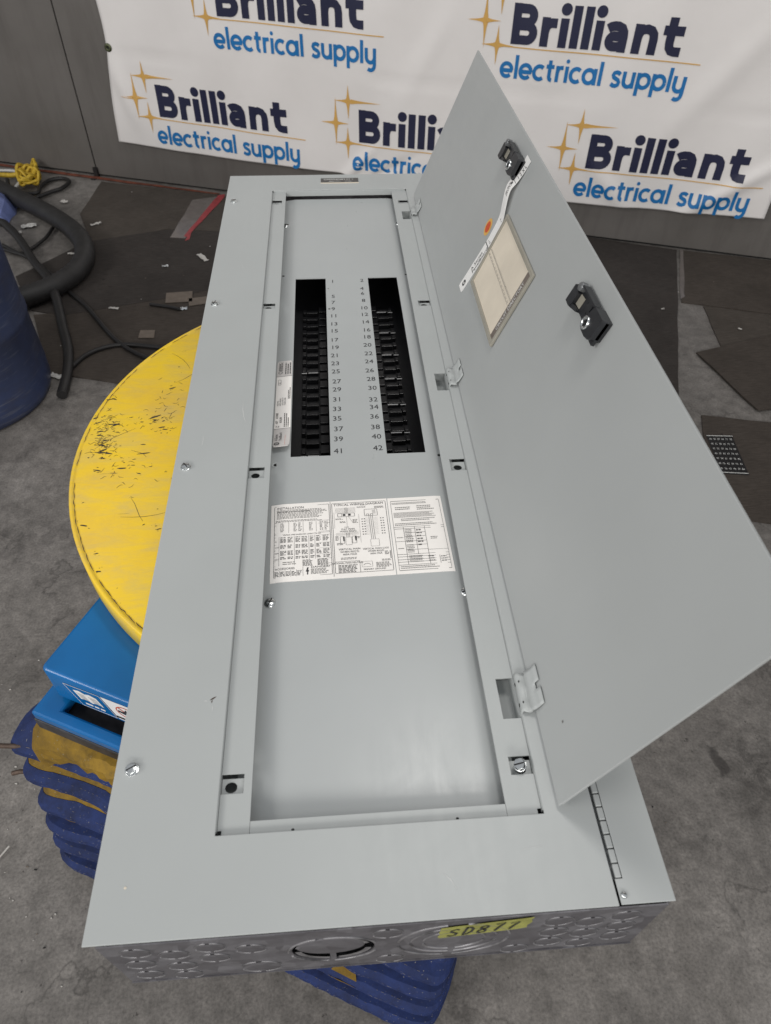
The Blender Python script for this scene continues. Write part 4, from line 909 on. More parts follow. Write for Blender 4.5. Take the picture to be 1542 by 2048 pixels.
ODD = {1: 1.2074, 5: 1.1466, 7: 1.1232, 9: 1.0985, 11: 1.0725, 13: 1.0435, 15: 1.0189, 17: 0.9881, 19: 0.9631, 21: 0.9372, 23: 0.9119, 25: 0.8873, 27: 0.8575, 29: 0.8343, 31: 0.8061, 33: 0.7801, 35: 0.7549, 37: 0.7278, 39: 0.7029, 41: 0.6738}
EVN = {2: 1.2088, 4: 1.1758, 6: 1.1557, 8: 1.1281, 10: 1.0994, 12: 1.0751, 14: 1.0478, 16: 1.0194, 18: 0.9952, 20: 0.9683, 22: 0.9405, 24: 0.9151, 26: 0.8872, 28: 0.8617, 30: 0.8354, 32: 0.8028, 34: 0.7822, 36: 0.7568, 38: 0.7296, 40: 0.7057, 42: 0.6776}
for dct, x in ((ODD, 0.2475), (EVN, 0.3088)):
    for k, y in dct.items():
        mb = MB(); put_text(mb, str(k), 0.0168, px_, x + random.uniform(-.0008, .0008), y - 0.0056, 0.0003, random.uniform(-.03, .03), 'CENTER', sx=0.95)
        build('circuit_number', mb, 'ink', df)
for x, y, r in ((0.2388, 1.1785, .0016), (0.2395, 1.0990, .0022)):
    mb = MB(); mb.lathe([(r, .0002), (.0001, .0003)], 10, (x, y, ZD), cap=False); build('speck', mb, 'ink_soft' if r < .002 else 'ink', df)
for x, y, a in ((0.1503, 0.3846, 1.2), (0.4070, 0.3875, 0.4), (0.1450, 1.4750, 0.2), (0.4096, 1.4750, 0.2)): inst('screw', pans, df, (x, y, zdf(x, y)), (0, 0, a))
for x, y in ((0.1485, 0.6490),):
    mb = MB(); mb.lathe([(.0062, .0003), (.0050, .0006), (.0036, .0004), (.0033, .0001)], 20, (x, y, zdf(x, y)), cap=False); mb.lathe([(.0033, .0002), (.0001, .0001)], 16, (x, y, zdf(x, y)), m=1, cap=False); build('screw_hole', mb, ['plate_paint', 'dark_gap'], df)
for x, y in ((0.1450, 1.2390), (0.4050, 1.2330), (0.4045, 0.6570)):
    mb = MB(); mb.lathe([(.0028, .0003), (.0001, .0004)], 12, (x, y, zdf(x, y)), cap=False); build('screw_hole', mb, 'dark_gap', df)
# --- bus trays with stab blocks deep under the slots
ZB = -0.088
for side, s_ in ((-1, SL), (1, SR)):
    mb = MB(); cx = (s_[0] + s_[2]) / 2; inner = s_[2] if side < 0 else s_[0]; outer = s_[0] if side < 0 else s_[2]
    mb.box(s_[0] - .03, s_[2] + .03, 0.60, 1.42, ZB - .012, ZB - .010)
    xo = outer + (-.012 if side < 0 else .012); mb.box(min(xo, xo + side * .002), max(xo, xo + side * .002), 0.60, 1.42, ZB - .010, ZD - .010)  # black side and end sheets: plastic, with the interior's shade in the colour
    xi = inner + (.016 if side < 0 else -.016); mb.box(min(xi, xi - side * .002), max(xi, xi - side * .002), 0.60, 1.42, ZB - .010, ZD - .010)
    mb.box(s_[0] - .03, s_[2] + .03, 1.42, 1.422, ZB - .010, ZD - .010); mb.box(s_[0] - .03, s_[2] + .03, 0.625, 0.627, ZB - .010, ZD - .010)
    ty = build('bus_tray', mb, 'tray_black', pan)
    sb = MB(); d = -side       # block modelled round its own centre, stem towards the outside
    sb.box(-0.0115, 0.0115, -0.0115, -0.004, -0.010, 0.0); sb.box(-0.0055, 0.0105, -0.004, 0.0035, -0.010, -0.004)
    sb.box(min(-side * -.0195, -side * -.0125), max(-side * -.0195, -side * -.0125), -0.0085, 0.0045, -0.010, -0.001)
    sb.box(min(side * -.014, side * -.029), max(side * -.014, side * -.029), -0.0105, 0.0095, -0.010, 0.002)
    sp = proto('stab_block', sb, 'stab_black', bevel=0.0008)
    sm = MB(); sm.box(-0.0105, 0.0085, -.0010, .0010, 0.0002, 0.0010); sm.box(side * .018 - .005, side * .018 + .005, -.0010, .0010, -.0004, 0.0004); mp = proto('clip_glint', sm, 'glint_white')  # thin pale bars: glints on the bus metal given as colour
    for k in range(21):
        y = 0.6760 + k * 0.0267
        inst('stab_block', sp, ty, (cx + side * .0005, y, ZB))
        if k % 3 == (2 if side > 0 else 0) and (side > 0 or k in (3, 12)): inst('clip_glint', mp, ty, (cx - side * .002, y - .0165, ZB))

# --- nameplate on the cover
mb = MB(); mb.box(0.2292, 0.3237, 1.6630, 1.6905, 0.0, 0.0012); npl = build('nameplate', mb, 'nameplate_dark', cov, bevel=0.0003)
mb = MB(); nx_ = lambda x, y, z: (x, y, 0.0014 + z)
for body, sz, x, y in (('OMWNDA', .0125, 0.297, 1.6755), ('1 E1 51', .0118, 0.2625, 1.6755)): pass
put_text(mb, 'OMWNDA', .0125, nx_, 0.2365, 1.6775, 0, 0, sx=0.78); put_text(mb, '13 ET 1', .0125, nx_, 0.2815, 1.6775, 0, 0, sx=0.75)
put_text(mb, '480Y 277V', .0068, nx_, 0.249, 1.6672, 0, 0, sx=1.0); put_text(mb, '3P 4W', .0068, nx_, 0.289, 1.6672, 0, 0, sx=0.9)
build('engraving', mb, 'ink_white', npl)
mb = MB(); mb.box(0.2285, 0.3243, 1.6605, 1.6630, 0.0, 0.0013); build('plate_edge', mb, 'label_cream', npl)

# --- rating label, standing proud of the plate
RX0, RX1, RY0, RY1 = 0.1430, 0.1697, 0.6795, 0.9250
def curl(y): return 0.0008 + 0.010 * max(0, (0.74 - y) / 0.06) ** 2
rx = lambda x, y, z: (x, y, zdf(x, y) + curl(y) + z)
mb = MB()
for a, b, m in ((RY0, 0.7345, 1), (0.7345, 0.878, 0), (0.878, RY1, 1)):
    n = 8
    for k in range(n):
        y0, y1 = a + (b - a) * k / n, a + (b - a) * (k + 1) / n
        ins = 0.002 if (m and (y0 == RY0 or abs(y1 - RY1) < 1e-6)) else 0
        mb.add([rx(RX0 + (ins if y0 == RY0 else 0), y0, 0), rx(RX1 - (ins if y0 == RY0 else 0), y0, 0), rx(RX1 - (ins if y1 > RY1 - 1e-6 else 0), y1, 0), rx(RX0 + (ins if y1 > RY1 - 1e-6 else 0), y1, 0)], [(0, 1, 2, 3)], m)
rlab = build('rating_label', mb, ['label_white', 'label_head'], pan, label='narrow white rating label with rounded ends beside the left slot')
md = rlab.modifiers.new('thick', 'SOLIDIFY'); md.thickness = 0.0007
mb = MB(); V = PI / 2
tx_ = lambda b, s, x, y, sx=.8: put_text(mb, b, s, rx, x, y, 0.0004, V, sx=sx)
stroke(mb, rx, arc(0.1492, 0.6895, 0.0036, 0, 360, 20), 0.0016, 0.0004, step=1); put_text(mb, 'GE', .0036, rx, 0.1505, 0.6872, .0004, V, sx=.8)
tx_('A Series', .0070, 0.1500, 0.7005, .8); tx_('PanelBoard', .0070, 0.1565, 0.7000, .72)
words(mb, rx, 0.1668, 0.1680, 0.6835, 0.7300, 9, .0004, 1.2, wmin=.2, wmax=.4, ragged=0)
tx_('CAT', .0038, 0.1480, 0.7375, .8); tx_('NO', .0038, 0.1515, 0.7375, .8); tx_('AE7', .0058, 0.1488, 0.7470, .9); tx_('A3XBE', .0058, 0.1488, 0.7610, .9); tx_('AXL84', .0058, 0.1552, 0.7490, .9)
words(mb, lambda u, v, z: rx(0.1450 + v, u, z), 0.7375, 0.775, 0.0130, 0.0225, 3, .0004, .4, wmin=1.5, wmax=4, ragged=.6)
tx_('MAIN MLO', .0036, 0.1485, 0.7950, .8); tx_('AMPS  400 MAX', .0036, 0.1525, 0.7950, .8); tx_('VOLTS  480Y/277', .0036, 0.1565, 0.7950, .8); tx_('3 PHASE 4 WIRE', .0036, 0.1605, 0.7950, .8)
words(mb, lambda u, v, z: rx(0.1450 + v, u, z), 0.812, 0.845, 0.0185, 0.0235, 2, .0004, .45, wmin=1.5, wmax=4, ragged=.3)
rectl(mb, rx, 0.1462, 0.853, 0.1510, 0.868, .0005, .0004); tx_('UL', .0045, 0.1502, 0.8560, .9)
stroke(mb, rx, arc(0.1492, 0.8895, 0.0034, 0, 360, 16), 0.0008, 0.0004, step=1); rectl(mb, rx, 0.1462, 0.8945, 0.1530, 0.921, .0004, .0004)
words(mb, lambda u, v, z: rx(0.1450 + v, u, z), 0.896, 0.919, 0.0016, 0.0076, 2, .0004, .6, wmin=1.5, wmax=3, ragged=.1)
words(mb, lambda u, v, z: rx(0.1450 + v, u, z), 0.884, 0.918, 0.0115, 0.0235, 3, .0004, .4, wmin=1.5, wmax=4, ragged=.4)
line(mb, rx, RX0, 0.7345, RX1, 0.7345, .0006, .0004); line(mb, rx, RX0, 0.878, RX1, 0.878, .0006, .0004)
build('label_print', mb, 'ink', rlab)
mb = MB(); line(mb, rx, 0.1620, 0.683, 0.1622, 0.715, .0003, .0005); build('red_rule', mb, 'sticker_orange', rlab)

# --- instruction labels
rgl = random.Random(12)
def sheet_label(name, c, wd, ht, rot, label):
    def xf(u, v, z):
        x, y = u * wd, v * ht; return (c[0] + x * math.cos(rot) - y * math.sin(rot), c[1] + x * math.sin(rot) + y * math.cos(rot), zdf(c[0] + x * math.cos(rot), 1) + 0.0006 + z)
    mb = MB(); us = [k / 40 for k in range(41)]; mb.grid_plate(us, [0, 1], [], -.0005, 0.0, xf=xf)
    return build(name, mb, 'label_white', pan, label=label), xf
A, ax = sheet_label('instruction_label', (0.1485, 0.4165), 0.1690, 0.1440, 0.022, 'white instruction label with tables and the typical wiring diagram')
mb = MB(); sb_ = MB(); LW = 0.0036   # bold print in mb, fine print in sb_
def AT(b, sz, u, v, sx=1.0, al='LEFT', t=None): put_text(t or mb, b, sz, ax, u, v, .0003, 0, al, sx)
rectl(mb, ax, 0.03, 0.055, 0.495, 0.965, .0035, .0003); rectl(mb, ax, 0.52, 0.055, 0.985, 0.965, .0035, .0003); line(mb, ax, 0.507, 0.02, 0.507, 0.99, .003, .0003)
AT('INSTALLATION', .042, 0.05, 0.925, .8)
words(sb_, ax, 0.05, 0.48, 0.79, 0.918, 8, .0003, .42, rgl, 1.5, 4, ragged=.25); AT('WIRE CONNECTORS FOR ALUMINUM WIRE', .026, 0.05, 0.88, .55)
words(sb_, ax, 0.04, 0.48, 0.745, 0.775, 2, .0003, .42, rgl, 1.5, 4)
for v in (0.745, 0.71, 0.60, 0.585): line(sb_, ax, 0.03, v, 0.495, v, .003, .0003)
for u in (0.15, 0.27, 0.38): line(sb_, ax, u, 0.60, u, 0.742, .0022, .0003)
for u in (0.08, 0.19, 0.23, 0.32, 0.41, 0.45): words(sb_, ax, u, u + .03, 0.615, 0.735, 7, .0003, .45, rgl, 1, 3, ragged=.1)
AT('TERMINAL WIRE RANGES AND CONDUCTOR SIZE', .024, 0.10, 0.567, .58)
for u in (0.07, 0.195, 0.315, 0.365): line(mb, ax, u, 0.255 if u > .2 else 0.19, u, 0.555, .0022, .0003)
line(sb_, ax, 0.03, 0.553, 0.495, 0.553, .0022, .0003)
for u0, u1 in ((0.08, 0.13), (0.14, 0.185), (0.205, 0.245), (0.255, 0.305), (0.325, 0.358), (0.375, 0.415), (0.43, 0.485)):
    for v0, v1, n in ((0.535, 0.55, 1), (0.475, 0.53, 4), (0.40, 0.45, 3), (0.315, 0.375, 4), (0.265, 0.30, 2)): words(mb, ax, u0, u1, v0, v1, n, .0003, .5, rgl, 1.5, 4, ragged=.15)
for k, b in enumerate(('CU', 'CU/AL', 'MAIN', 'NEUT')): AT(b, .022, 0.036, 0.49 - k * .075, .55)
for v in (0.455, 0.385, 0.31, 0.252, 0.19, 0.165): line(sb_, ax, 0.03, v, 0.495 if v > .2 or v < .18 else .495, v, .0022, .0003)
words(sb_, ax, 0.10, 0.22, 0.195, 0.24, 2, .0003, .35, rgl, 2, 5); words(mb, ax, 0.26, 0.34, 0.17, 0.25, 6, .0003, .5, rgl, 1.5, 4, ragged=.1); words(mb, ax, 0.38, 0.47, 0.17, 0.25, 6, .0003, .5, rgl, 1.5, 4, ragged=.1)
AT('ACCESSORIES', .034, 0.04, 0.142, .75)
for u in (0.075, 0.12, 0.165, 0.21, 0.262): line(mb, ax, u, 0.055, u, 0.135 if u < .25 else .165, .0022, .0003)
line(sb_, ax, 0.03, 0.125, 0.262, 0.125, .002, .0003)
for u in (0.036, 0.082, 0.127, 0.172, 0.217): words(mb, ax, u, u + .035, 0.062, 0.122, 4, .0003, .5, rgl, 1.5, 4, ragged=.15)
AT('DANGER!', .034, 0.325, 0.142, 1.05); words(sb_, ax, 0.325, 0.475, 0.068, 0.135, 5, .0003, .5, rgl, 1.5, 4, ragged=.25)
bolt = [(0.297, 0.152), (0.309, 0.152), (0.300, 0.118), (0.311, 0.121), (0.3005, 0.078), (0.304, 0.080), (0.2985, 0.062), (0.291, 0.078), (0.295, 0.080), (0.294, 0.104), (0.284, 0.101)]
mb.add([ax(u, v, .0004) for u, v in bolt[::-1]], [tuple(range(len(bolt)))])
AT('TYPICAL WIRING DIAGRAM', .042, 0.75, 0.925, .82, 'CENTER')
# flat main
rectl(mb, ax, 0.565, 0.775, 0.71, 0.82, .003, .0003); rectl(sb_, ax, 0.565, 0.775, 0.60, 0.82, .003, .0005)
for u in (0.61, 0.655): mb.add([ax(a, b, .0004) for a, b in ((u, .785), (u + .022, .785), (u + .022, .81), (u, .81))], [(0, 1, 2, 3)])
for u in (0.63, 0.64, 0.65): line(mb, ax, u, 0.82, u, 0.90, .0022, .0003)
for k in range(8): line(sb_, ax, 0.545, 0.83 + k * .009, 0.72, 0.832 + k * .009, .0012, .0002)
line(sb_, ax, 0.535, 0.62, 0.535, 0.84, .0018, .0003); line(sb_, ax, 0.64, 0.64, 0.64, 0.775, .0018, .0003); line(sb_, ax, 0.655, 0.775, 0.69, 0.69, .0018, .0003)
for u0, u1, v0, v1, n in ((.545, .61, .735, .755, 2), (.58, .63, .69, .715, 2), (.69, .735, .68, .735, 4), (.545, .60, .40, .43, 2), (.535, .565, .46, .52, 4), (.695, .74, .475, .505, 2), (.735, .81, .885, .905, 2), (.885, .975, .87, .90, 3), (.765, .83, .918, .925, 1)): words(sb_, ax, u0, u1, v0, v1, n, .0003, .5, rgl, 1.5, 4, ragged=.2)
AT('LUGS', .022, 0.635, 0.625, .7, 'CENTER', sb_); AT('FLAT MAIN', .030, 0.645, 0.595, .75, 'CENTER'); AT('WHEN REQ\'D', .030, 0.645, 0.567, .75, 'CENTER')
for u in (0.63, 0.642, 0.654): line(mb, ax, u, 0.50, u, 0.555, .0024, .0003)
rectl(sb_, ax, 0.62, 0.40, 0.67, 0.50, .0025, .0003)
for u in (0.575, 0.675): rectl(mb, ax, u, 0.42, u + .035, 0.51, .003, .0003); mb.add([ax(a, b, .0004) for a, b in ((u + .024, .45), (u + .035, .45), (u + .035, .51), (u + .024, .51))], [(0, 1, 2, 3)])
for k in range(5): line(sb_, ax, 0.54, 0.525 + k * .008, 0.73, 0.53 + k * .008, .0012, .0002)
for k, b in enumerate(('VERTICAL MAIN', 'WHEN REQ\'D', '400A MAX')): AT(b, .032, 0.645, 0.335 - k * .033, .78, 'CENTER')
words(sb_, ax, 0.57, 0.72, 0.215, 0.245, 2, .0003, .45, rgl, 1.5, 4); line(mb, ax, 0.52, 0.195, 0.72, 0.195, .0025, .0003); line(mb, ax, 0.72, 0.055, 0.72, 0.197, .0025, .0003)
AT('OPTIONAL MAIN NEUTRAL', .030, 0.622, 0.165, .68, 'CENTER'); words(mb, ax, 0.545, 0.705, 0.06, 0.155, 6, .0003, .5, rgl, 1.5, 4, ragged=.2)
# vertical main
rectl(mb, ax, 0.795, 0.77, 0.905, 0.86, .003, .0003); rectl(mb, ax, 0.81, 0.77, 0.83, 0.795, .003, .0004); rectl(mb, ax, 0.845, 0.77, 0.865, 0.795, .003, .0004)
for k in range(5): line(sb_, ax, 0.862, 0.80 + k * .011, 0.892, 0.80 + k * .011, .0025, .0003)
for u in (0.835, 0.85, 0.865): line(mb, ax, u, 0.46, u - .004, 0.765, .0028, .0003)
for side in (0.795, 0.87):
    for k in range(14): line(sb_, ax, side, 0.52 + k * .017, side + .033, 0.52 + k * .017, .0012, .0002)
for u in (0.765, 0.785, 0.925, 0.945):
    for k in range(7): words(mb, ax, u, u + .011, 0.52 + k * .034, 0.532 + k * .034, 1, .0003, .8, rgl, 1, 2, ragged=0)
line(sb_, ax, 0.745, 0.42, 0.745, 0.80, .0018, .0003); rectl(sb_, ax, 0.825, 0.365, 0.895, 0.455, .0022, .0003)
for k, b in enumerate(('VERTICAL MAIN LUGS', 'WHEN REQ\'D', '600A MAX')): AT(b, .030, 0.86, 0.325 - k * .031, .72, 'CENTER')
words(sb_, ax, 0.93, 0.97, 0.25, 0.30, 3, .0003, .5, rgl, 1.5, 4); line(mb, ax, 0.975, 0.20, 0.975, 0.30, .005, .0003); words(sb_, ax, 0.90, 0.975, 0.175, 0.20, 2, .0003, .5, rgl, 1.5, 4)
rectl(sb_, ax, 0.735, 0.115, 0.82, 0.18, .0022, .0003); stroke(sb_, ax, arc(0.777, 0.125, 0.03, 20, 160, 8, ry=.03), .004, .0004, step=1)
words(sb_, ax, 0.85, 0.975, 0.10, 0.165, 5, .0003, .5, rgl, 1.5, 4, ragged=.2); AT('PRIMARY GROUND', .026, 0.745, 0.075, .8)
build('bold_print', mb, 'ink', A); build('fine_print', sb_, 'ink_soft', A)
Bl, bxf = sheet_label('instruction_label', (0.3185, 0.4205), 0.0795, 0.1435, 0.022, 'narrower white instruction label with pale print at the right')
mb = MB()
rectl(mb, bxf, 0.05, 0.04, 0.95, 0.95, .006, .0003)
for u0, u1, v0, v1, n in ((.07, .85, .90, .93, 2), (.12, .45, .82, .87, 2), (.52, .85, .81, .88, 3), (.08, .90, .715, .79, 5), (.2, .85, .665, .705, 2), (.08, .95, .605, .645, 2), (.24, .38, .38, .56, 9), (.44, .56, .33, .56, 6), (.24, .38, .25, .36, 6), (.08, .2, .44, .46, 1), (.08, .2, .30, .32, 1), (.68, .82, .41, .45, 2), (.25, .5, .13, .22, 5), (.58, .72, .13, .21, 3), (.80, .92, .12, .20, 3), (.08, .85, .055, .095, 2)): words(mb, bxf, u0, u1, v0, v1, n, .0003, .42, rgl, 1.5, 4, ragged=.25)
for v in (0.59, 0.565, 0.235, 0.205, 0.17, 0.14, 0.105): line(mb, bxf, .05, v, .95, v, .0045, .0003)
for v in (0.51, 0.46, 0.40, 0.35, 0.29): line(mb, bxf, .22 if v != .40 else .05, v, .60, v, .0035, .0003)
for u, v0, v1 in ((.22, .105, .59), (.42, .235, .59), (.60, .105, .59), (.78, .105, .205)): line(mb, bxf, u, v0, u, v1, .007, .0003)
line(mb, bxf, .60, .28, .95, .28, .0035, .0003)
build('fine_print', mb, 'ink_soft', Bl)

# --- door, hinged at the right of the opening and leaning outwards
DXH, DZH, DTH, DW, DY0, DY1 = 0.4543, 0.0060, math.radians(67.68), 0.3283, 0.0926, 1.5740
cu, su = math.cos(DTH), math.sin(DTH)
def D(s, y, n): return (DXH + s * cu - n * su, y, DZH + s * su + n * cu)
mb = MB(); mb.grid_plate([0.0, DW], [DY0, DY1], [], -0.0016, 0.0, xf=D)
mb.box(DW - .0016, DW, DY0 + .002, DY1 - .002, -0.0035, -0.0017, xf=D); mb.box(0.004, DW - .002, DY0, DY0 + .0016, -0.0032, -0.0017, xf=D); mb.box(0.004, DW - .002, DY1 - .0016, DY1, -0.0032, -0.0017, xf=D)
door = build('door', mb, 'door_paint', pan, bevel=0.0006, label='tall grey panel door standing open', merge=True)
mb = MB(); mb.lathe([(.0016, .0002), (.0001, .0003)], 10, xf=lambda x, y, z: D(.04 + x, .165 + y, z), cap=False); build('speck', mb, 'ink_soft', door)
for a, b in HY:                # door hinges
    prof = [(0.4395, -0.0075), (0.4402, 0.0015), (0.4415, 0.0048), (0.4440, 0.0062), (0.4475, 0.0050), (0.4512, 0.0052)]
    prof += [(DXH + s * cu - n * su, DZH + s * su + n * cu) for s, n in ((0.0015, 0.0055), (0.0060, 0.0028), (0.0125, 0.0022), (0.0205, 0.0022))]
    hy0, hy1 = a + .001, b - .001; mb = MB(); n = len(prof)
    ys = [hy0 + (hy1 - hy0) * k / 12 for k in range(13)]
    vs = [(x, y + (0.002 if 0 < i < 3 else 0), z + 0.0008 * math.sin(k * 1.05) * (1 if 2 < i < 6 else 0)) for k, y in enumerate(ys) for i, (x, z) in enumerate(prof)]
    fs = [(k * n + i, k * n + i + 1, (k + 1) * n + i + 1, (k + 1) * n + i) for k in range(12) for i in range(n - 1) if not (i == n - 2 and k in (5, 6))]
    mb.add(vs, fs, 0, True); hg = build('door_hinge', mb, 'grey_paint', pan)
    md = hg.modifiers.new('thick', 'SOLIDIFY'); md.thickness = 0.0013; md.offset = 0
    for fr in (0.25, 0.78):
        y = hy0 + (hy1 - hy0) * fr; mb = MB(); mb.box(0.4390, 0.4396, y - .002, y + .002, -0.002, 0.0005); mb.lathe([(.0014, 0), (.0001, .0001)], 8, xf=lambda x, yy, z: (0.4424 + .5 * x, y + yy, 0.0066 + .4 * x + z), cap=False)
        build('hinge_hole', mb, 'dark_gap', hg)
# latches
def latch(yc, lab):
    t = lambda s, y, n: D(0.2875 + s, yc + y, n)
    mb = MB()
    mb.prism([(-.0165, -.051), (.0165, -.051), (.0175, .030), (.0130, .040), (.0065, .051), (-.0165, .051), (-.0175, .037), (-.0115, .014), (-.0115, .005), (-.0155, -.024)], 0.0045, 0.0085, xf=t)
    lt = build('latch', mb, 'black_plastic', pan, bevel=0.001, label=lab)
    mb = MB(); mb.prism([(-.0090, -.051), (.0170, -.051), (.0170, -.020), (.0020, -.016), (-.0145, -.020), (-.0150, -.036), (-.0130, -.046)], 0.0006, 0.0150, xf=t)
    build('latch_housing', mb, 'black_plastic', lt, bevel=0.0012)
    mb = MB(); mb.prism([(.0150, -.0195), (.0175, -.0195), (.0175, .030), (.0150, .030)], 0.0086, 0.0155, xf=t); build('latch_side', mb, 'black_plastic', lt, bevel=0.0008)
    mb = MB()
    mb.prism([(-.0172, .0365), (-.0165, .051), (.0065, .051), (.0120, .0415), (.0060, .0375), (.0040, .0330), (-.0100, .0330)], 0.0086, 0.0140, xf=t)
    mb.prism([(-.0172, .0365), (-.0100, .0329), (-.0092, .0180), (-.0118, .0140)], 0.0086, 0.0130, xf=t)
    build('latch_handle', mb, 'black_plastic', lt, bevel=0.0012)
    mb = MB(); mb.prism([(-.0085, .0180), (.0060, .0180), (.0050, .0322), (-.0090, .0322)], 0.0087, 0.0092, xf=t); build('handle_recess', mb, 'frame_plastic', lt)
    mb = MB(); mb.prism([(.0040, -.012), (.0145, -.012), (.0145, -.002), (.0060, .002)], 0.0087, 0.0132, xf=t); build('latch_bolt', mb, 'black_plastic', lt, bevel=0.001)
    for a, b in ((.0065, .0085), (-.0030, .0005), (-.0015, -.006)):
        mb = MB(); mb.lathe([(.0013, .0087), (.0001, .0088)], 8, xf=lambda x, y, z: t(a + x, b + y, z), cap=False); build('latch_hole', mb, 'dark_gap', lt)
    mb = MB(); c = lambda x, y, z: t(-.0045 + x, -.0225 + y, z)
    mb.lathe([(.0082, .0120), (.0084, .0165), (.0074, .0174), (.0062, .0170), (.0056, .0160), (.0001, .0161)], 24, xf=c, cap=False); mb.box(-.0044, .0044, -.0008, .0008, .0162, .0170, m=1, xf=c); mb.box(-.0008, .0008, -.0044, .0044, .0162, .0171, m=1, xf=c)
    build('lock_cylinder', mb, ['zinc', 'dark_gap'], lt)
    mb = MB(); mb.lathe([(.0058, .0080), (.0060, .0150), (.0050, .0166), (.0001, .0168)], 18, xf=lambda x, y, z: t(.0125 + x, .0345 + y, z), cap=False); build('latch_knob', mb, 'knob_grey', lt)
latch(0.579, 'black plastic door latch with a chrome lock, nearer one'); latch(1.062, 'black plastic door latch above the curled strip label')
# directory holder
mb = MB(); mb.grid_plate([0.1035, 0.2335], [0.7665, 0.9680], [(0.1115, 0.7740, 0.2265, 0.9600)], 0.0004, 0.0050, xf=D); dh = build('directory_holder', mb, 'frame_plastic', pan, bevel=0.0012, merge=True, label='clear plastic holder with a cream circuit directory card')
mb = MB(); mb.grid_plate([0.1117, 0.2263], [0.7890, 0.9598], [], 0.0006, 0.0030, xf=D); build('directory_card', mb, 'label_cream', dh)
mb = MB(); mb.grid_plate([0.1117, 0.2263], [0.7742, 0.7886], [], 0.0006, 0.0036, xf=D); build('title_strip', mb, 'card_brown', dh)
mb = MB(); put_text(mb, 'CIRCUIT DIRECTORY', .0108, D, 0.1690, 0.7777, .0039, 0, 'CENTER', .82); build('directory_title', mb, 'ink_white', dh)
mb = MB()
for s in (0.1655, 0.1735): line(mb, D, s, 0.7895, s + .0005, 0.958, .0004, .0034)
for k in range(42):
    y = 0.792 + k * .00395; line(mb, D, 0.1668, y, 0.1690, y, .0009, .0034) if k % 3 else None
    line(mb, D, 0.1745, y, 0.1762, y, .0008, .0034)
build('directory_lines', mb, 'ink_soft', dh)
# orange sticker
mb = MB(); oc = lambda x, y, z: D(0.1820 + x, 1.0270 + y, z)
mb.lathe([(.0150, .0003), (.0085, .0005)], 28, xf=oc, cap=False, m=0); mb.lathe([(.0098, .0007), (.0001, .0007)], 28, xf=oc, cap=False, m=1); build('round_sticker', mb, ['sticker_yellow', 'sticker_orange'], door, label='round orange and yellow sticker')
# long strip label, lifted off in the middle
CP = [(0.0690, 1.0045, 0.0006), (0.10, 0.9985, 0.0006), (0.14, 0.9915, 0.0006), (0.18, 0.9860, 0.0010), (0.215, 0.9830, 0.0035), (0.235, 0.9895, 0.0075), (0.250, 0.9985, 0.0095), (0.262, 1.0085, 0.0080), (0.275, 1.0085, 0.0045), (0.295, 1.0075, 0.0018), (0.313, 1.0070, 0.0014)]
cps = spline(CP, 5)
def SP(u, v, z):               # u 0..1 along the strip, v -.5...5 across
    f = u * (len(cps) - 1); i = min(int(f), len(cps) - 2); p = cps[i].lerp(cps[i + 1], f - i); return D(p.x, p.y + v * 0.0265, p.z + z * 1.0)
mb = MB(); n = 50
for k in range(n):
    u0, u1 = k / n, (k + 1) / n; c0 = 0.06 if k == 0 else 0
    mb.add([SP(u0, -.5 + c0, 0), SP(u1, -.5, 0), SP(u1, .5, 0), SP(u0, .5 - c0, 0)], [(0, 1, 2, 3)])
slb = build('strip_label', mb, 'strip_white', pan, label='long white strip label peeling away in the middle'); md = slb.modifiers.new('thick', 'SOLIDIFY'); md.thickness = 0.0005
mb = MB()
spt = lambda x, y, z: SP(x, y, z)
put_text(mb, 'FRONT', .60, lambda x, y, z: SP(0.60 + x * .072, -.22 + y, z), 0, 0, .0004)
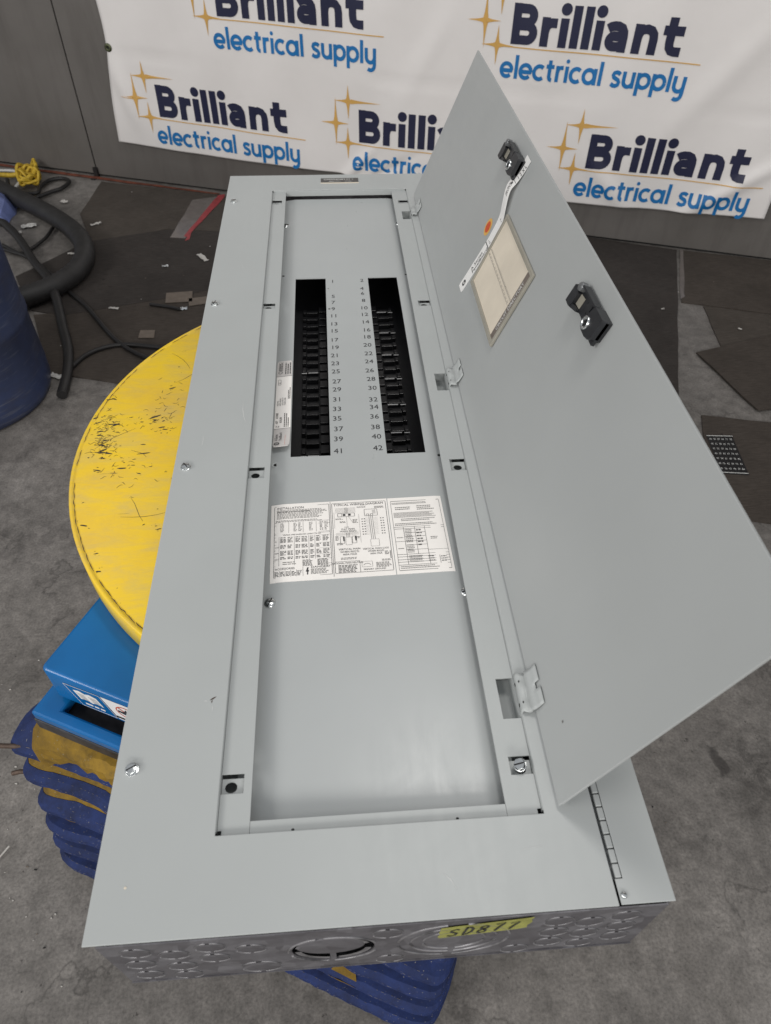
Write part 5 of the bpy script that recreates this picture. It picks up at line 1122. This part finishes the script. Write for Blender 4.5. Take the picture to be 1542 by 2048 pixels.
stroke(mb, spt, [(x * .012 + .055, y * .2 - .02) for x, y in arc(0, 0, 1, 0, 360, 16)], [.012] * 40, .0004, step=1)
put_text(mb, 'A Series', .40, lambda x, y, z: SP(0.13 + x * .072, .0 + y, z), 0, 0, .0004); put_text(mb, 'PanelBoard', .40, lambda x, y, z: SP(0.13 + x * .072, -.38 + y, z), 0, 0, .0004)
for u0, u1, v0, v1, n in ((.28, .36, -.3, .3, 3), (.40, .50, -.4, .1, 2), (.82, .98, .1, .4, 2)): words(mb, spt, u0, u1, v0, v1, n, .0004, .3, rgl, .05, .2, ragged=.2)
line(mb, spt, .265, -.5, .265, .5, .004, .0004); line(mb, spt, .79, -.5, .79, .5, .004, .0004); mb.add([SP(.735, -.1, .0004), SP(.765, -.1, .0004), SP(.765, .12, .0004), SP(.735, .12, .0004)], [(0, 1, 2, 3)])
put_text(mb, '1 2 X L', .62, lambda x, y, z: SP(0.825 + x * .060, -.44 + y, z), 0, 0, .0005)
build('strip_print', mb, 'ink', slb)
# scuffs on the cover
mb = MB()
for P in ([(0.093, 0.782), (0.0935, 0.762), (0.0965, 0.742), (0.1005, 0.728)], [(0.0885, 0.236), (0.0865, 0.237), (0.084, 0.2368)], [(0.094, 0.231), (0.0948, 0.227), (0.0945, 0.2235)], [(0.33, 0.040), (0.337, 0.033), (0.342, 0.024)], [(0.036, 0.70), (0.037, 0.688), (0.0365, 0.676)], [(0.41, 0.055), (0.43, 0.058)], [(0.06, 1.25), (0.064, 1.235)]):
    stroke(mb, ID, P, [.0002] + [.0011] * (len(P) - 2) + [.0003], 0.0002, step=1)
build('scratch', mb, 'pale_scuff', cov)
mb = MB(); mb.sheet([(0.0905, 0.2372), (0.0945, 0.2385), (0.098, 0.2418), (0.0955, 0.2412), (0.0925, 0.2395)], 0.0002); mb.sheet([(0.093, 0.2335), (0.0942, 0.2375), (0.0922, 0.2362)], 0.0002); build('scratch', mb, 'steel_rust', cov)
mb = MB(); mb.lathe([(.0014, .0003), (.0001, .0005)], 8, (0.0305, 0.0465, 0), cap=False); build('paint_fleck', mb, 'label_cream', cov)
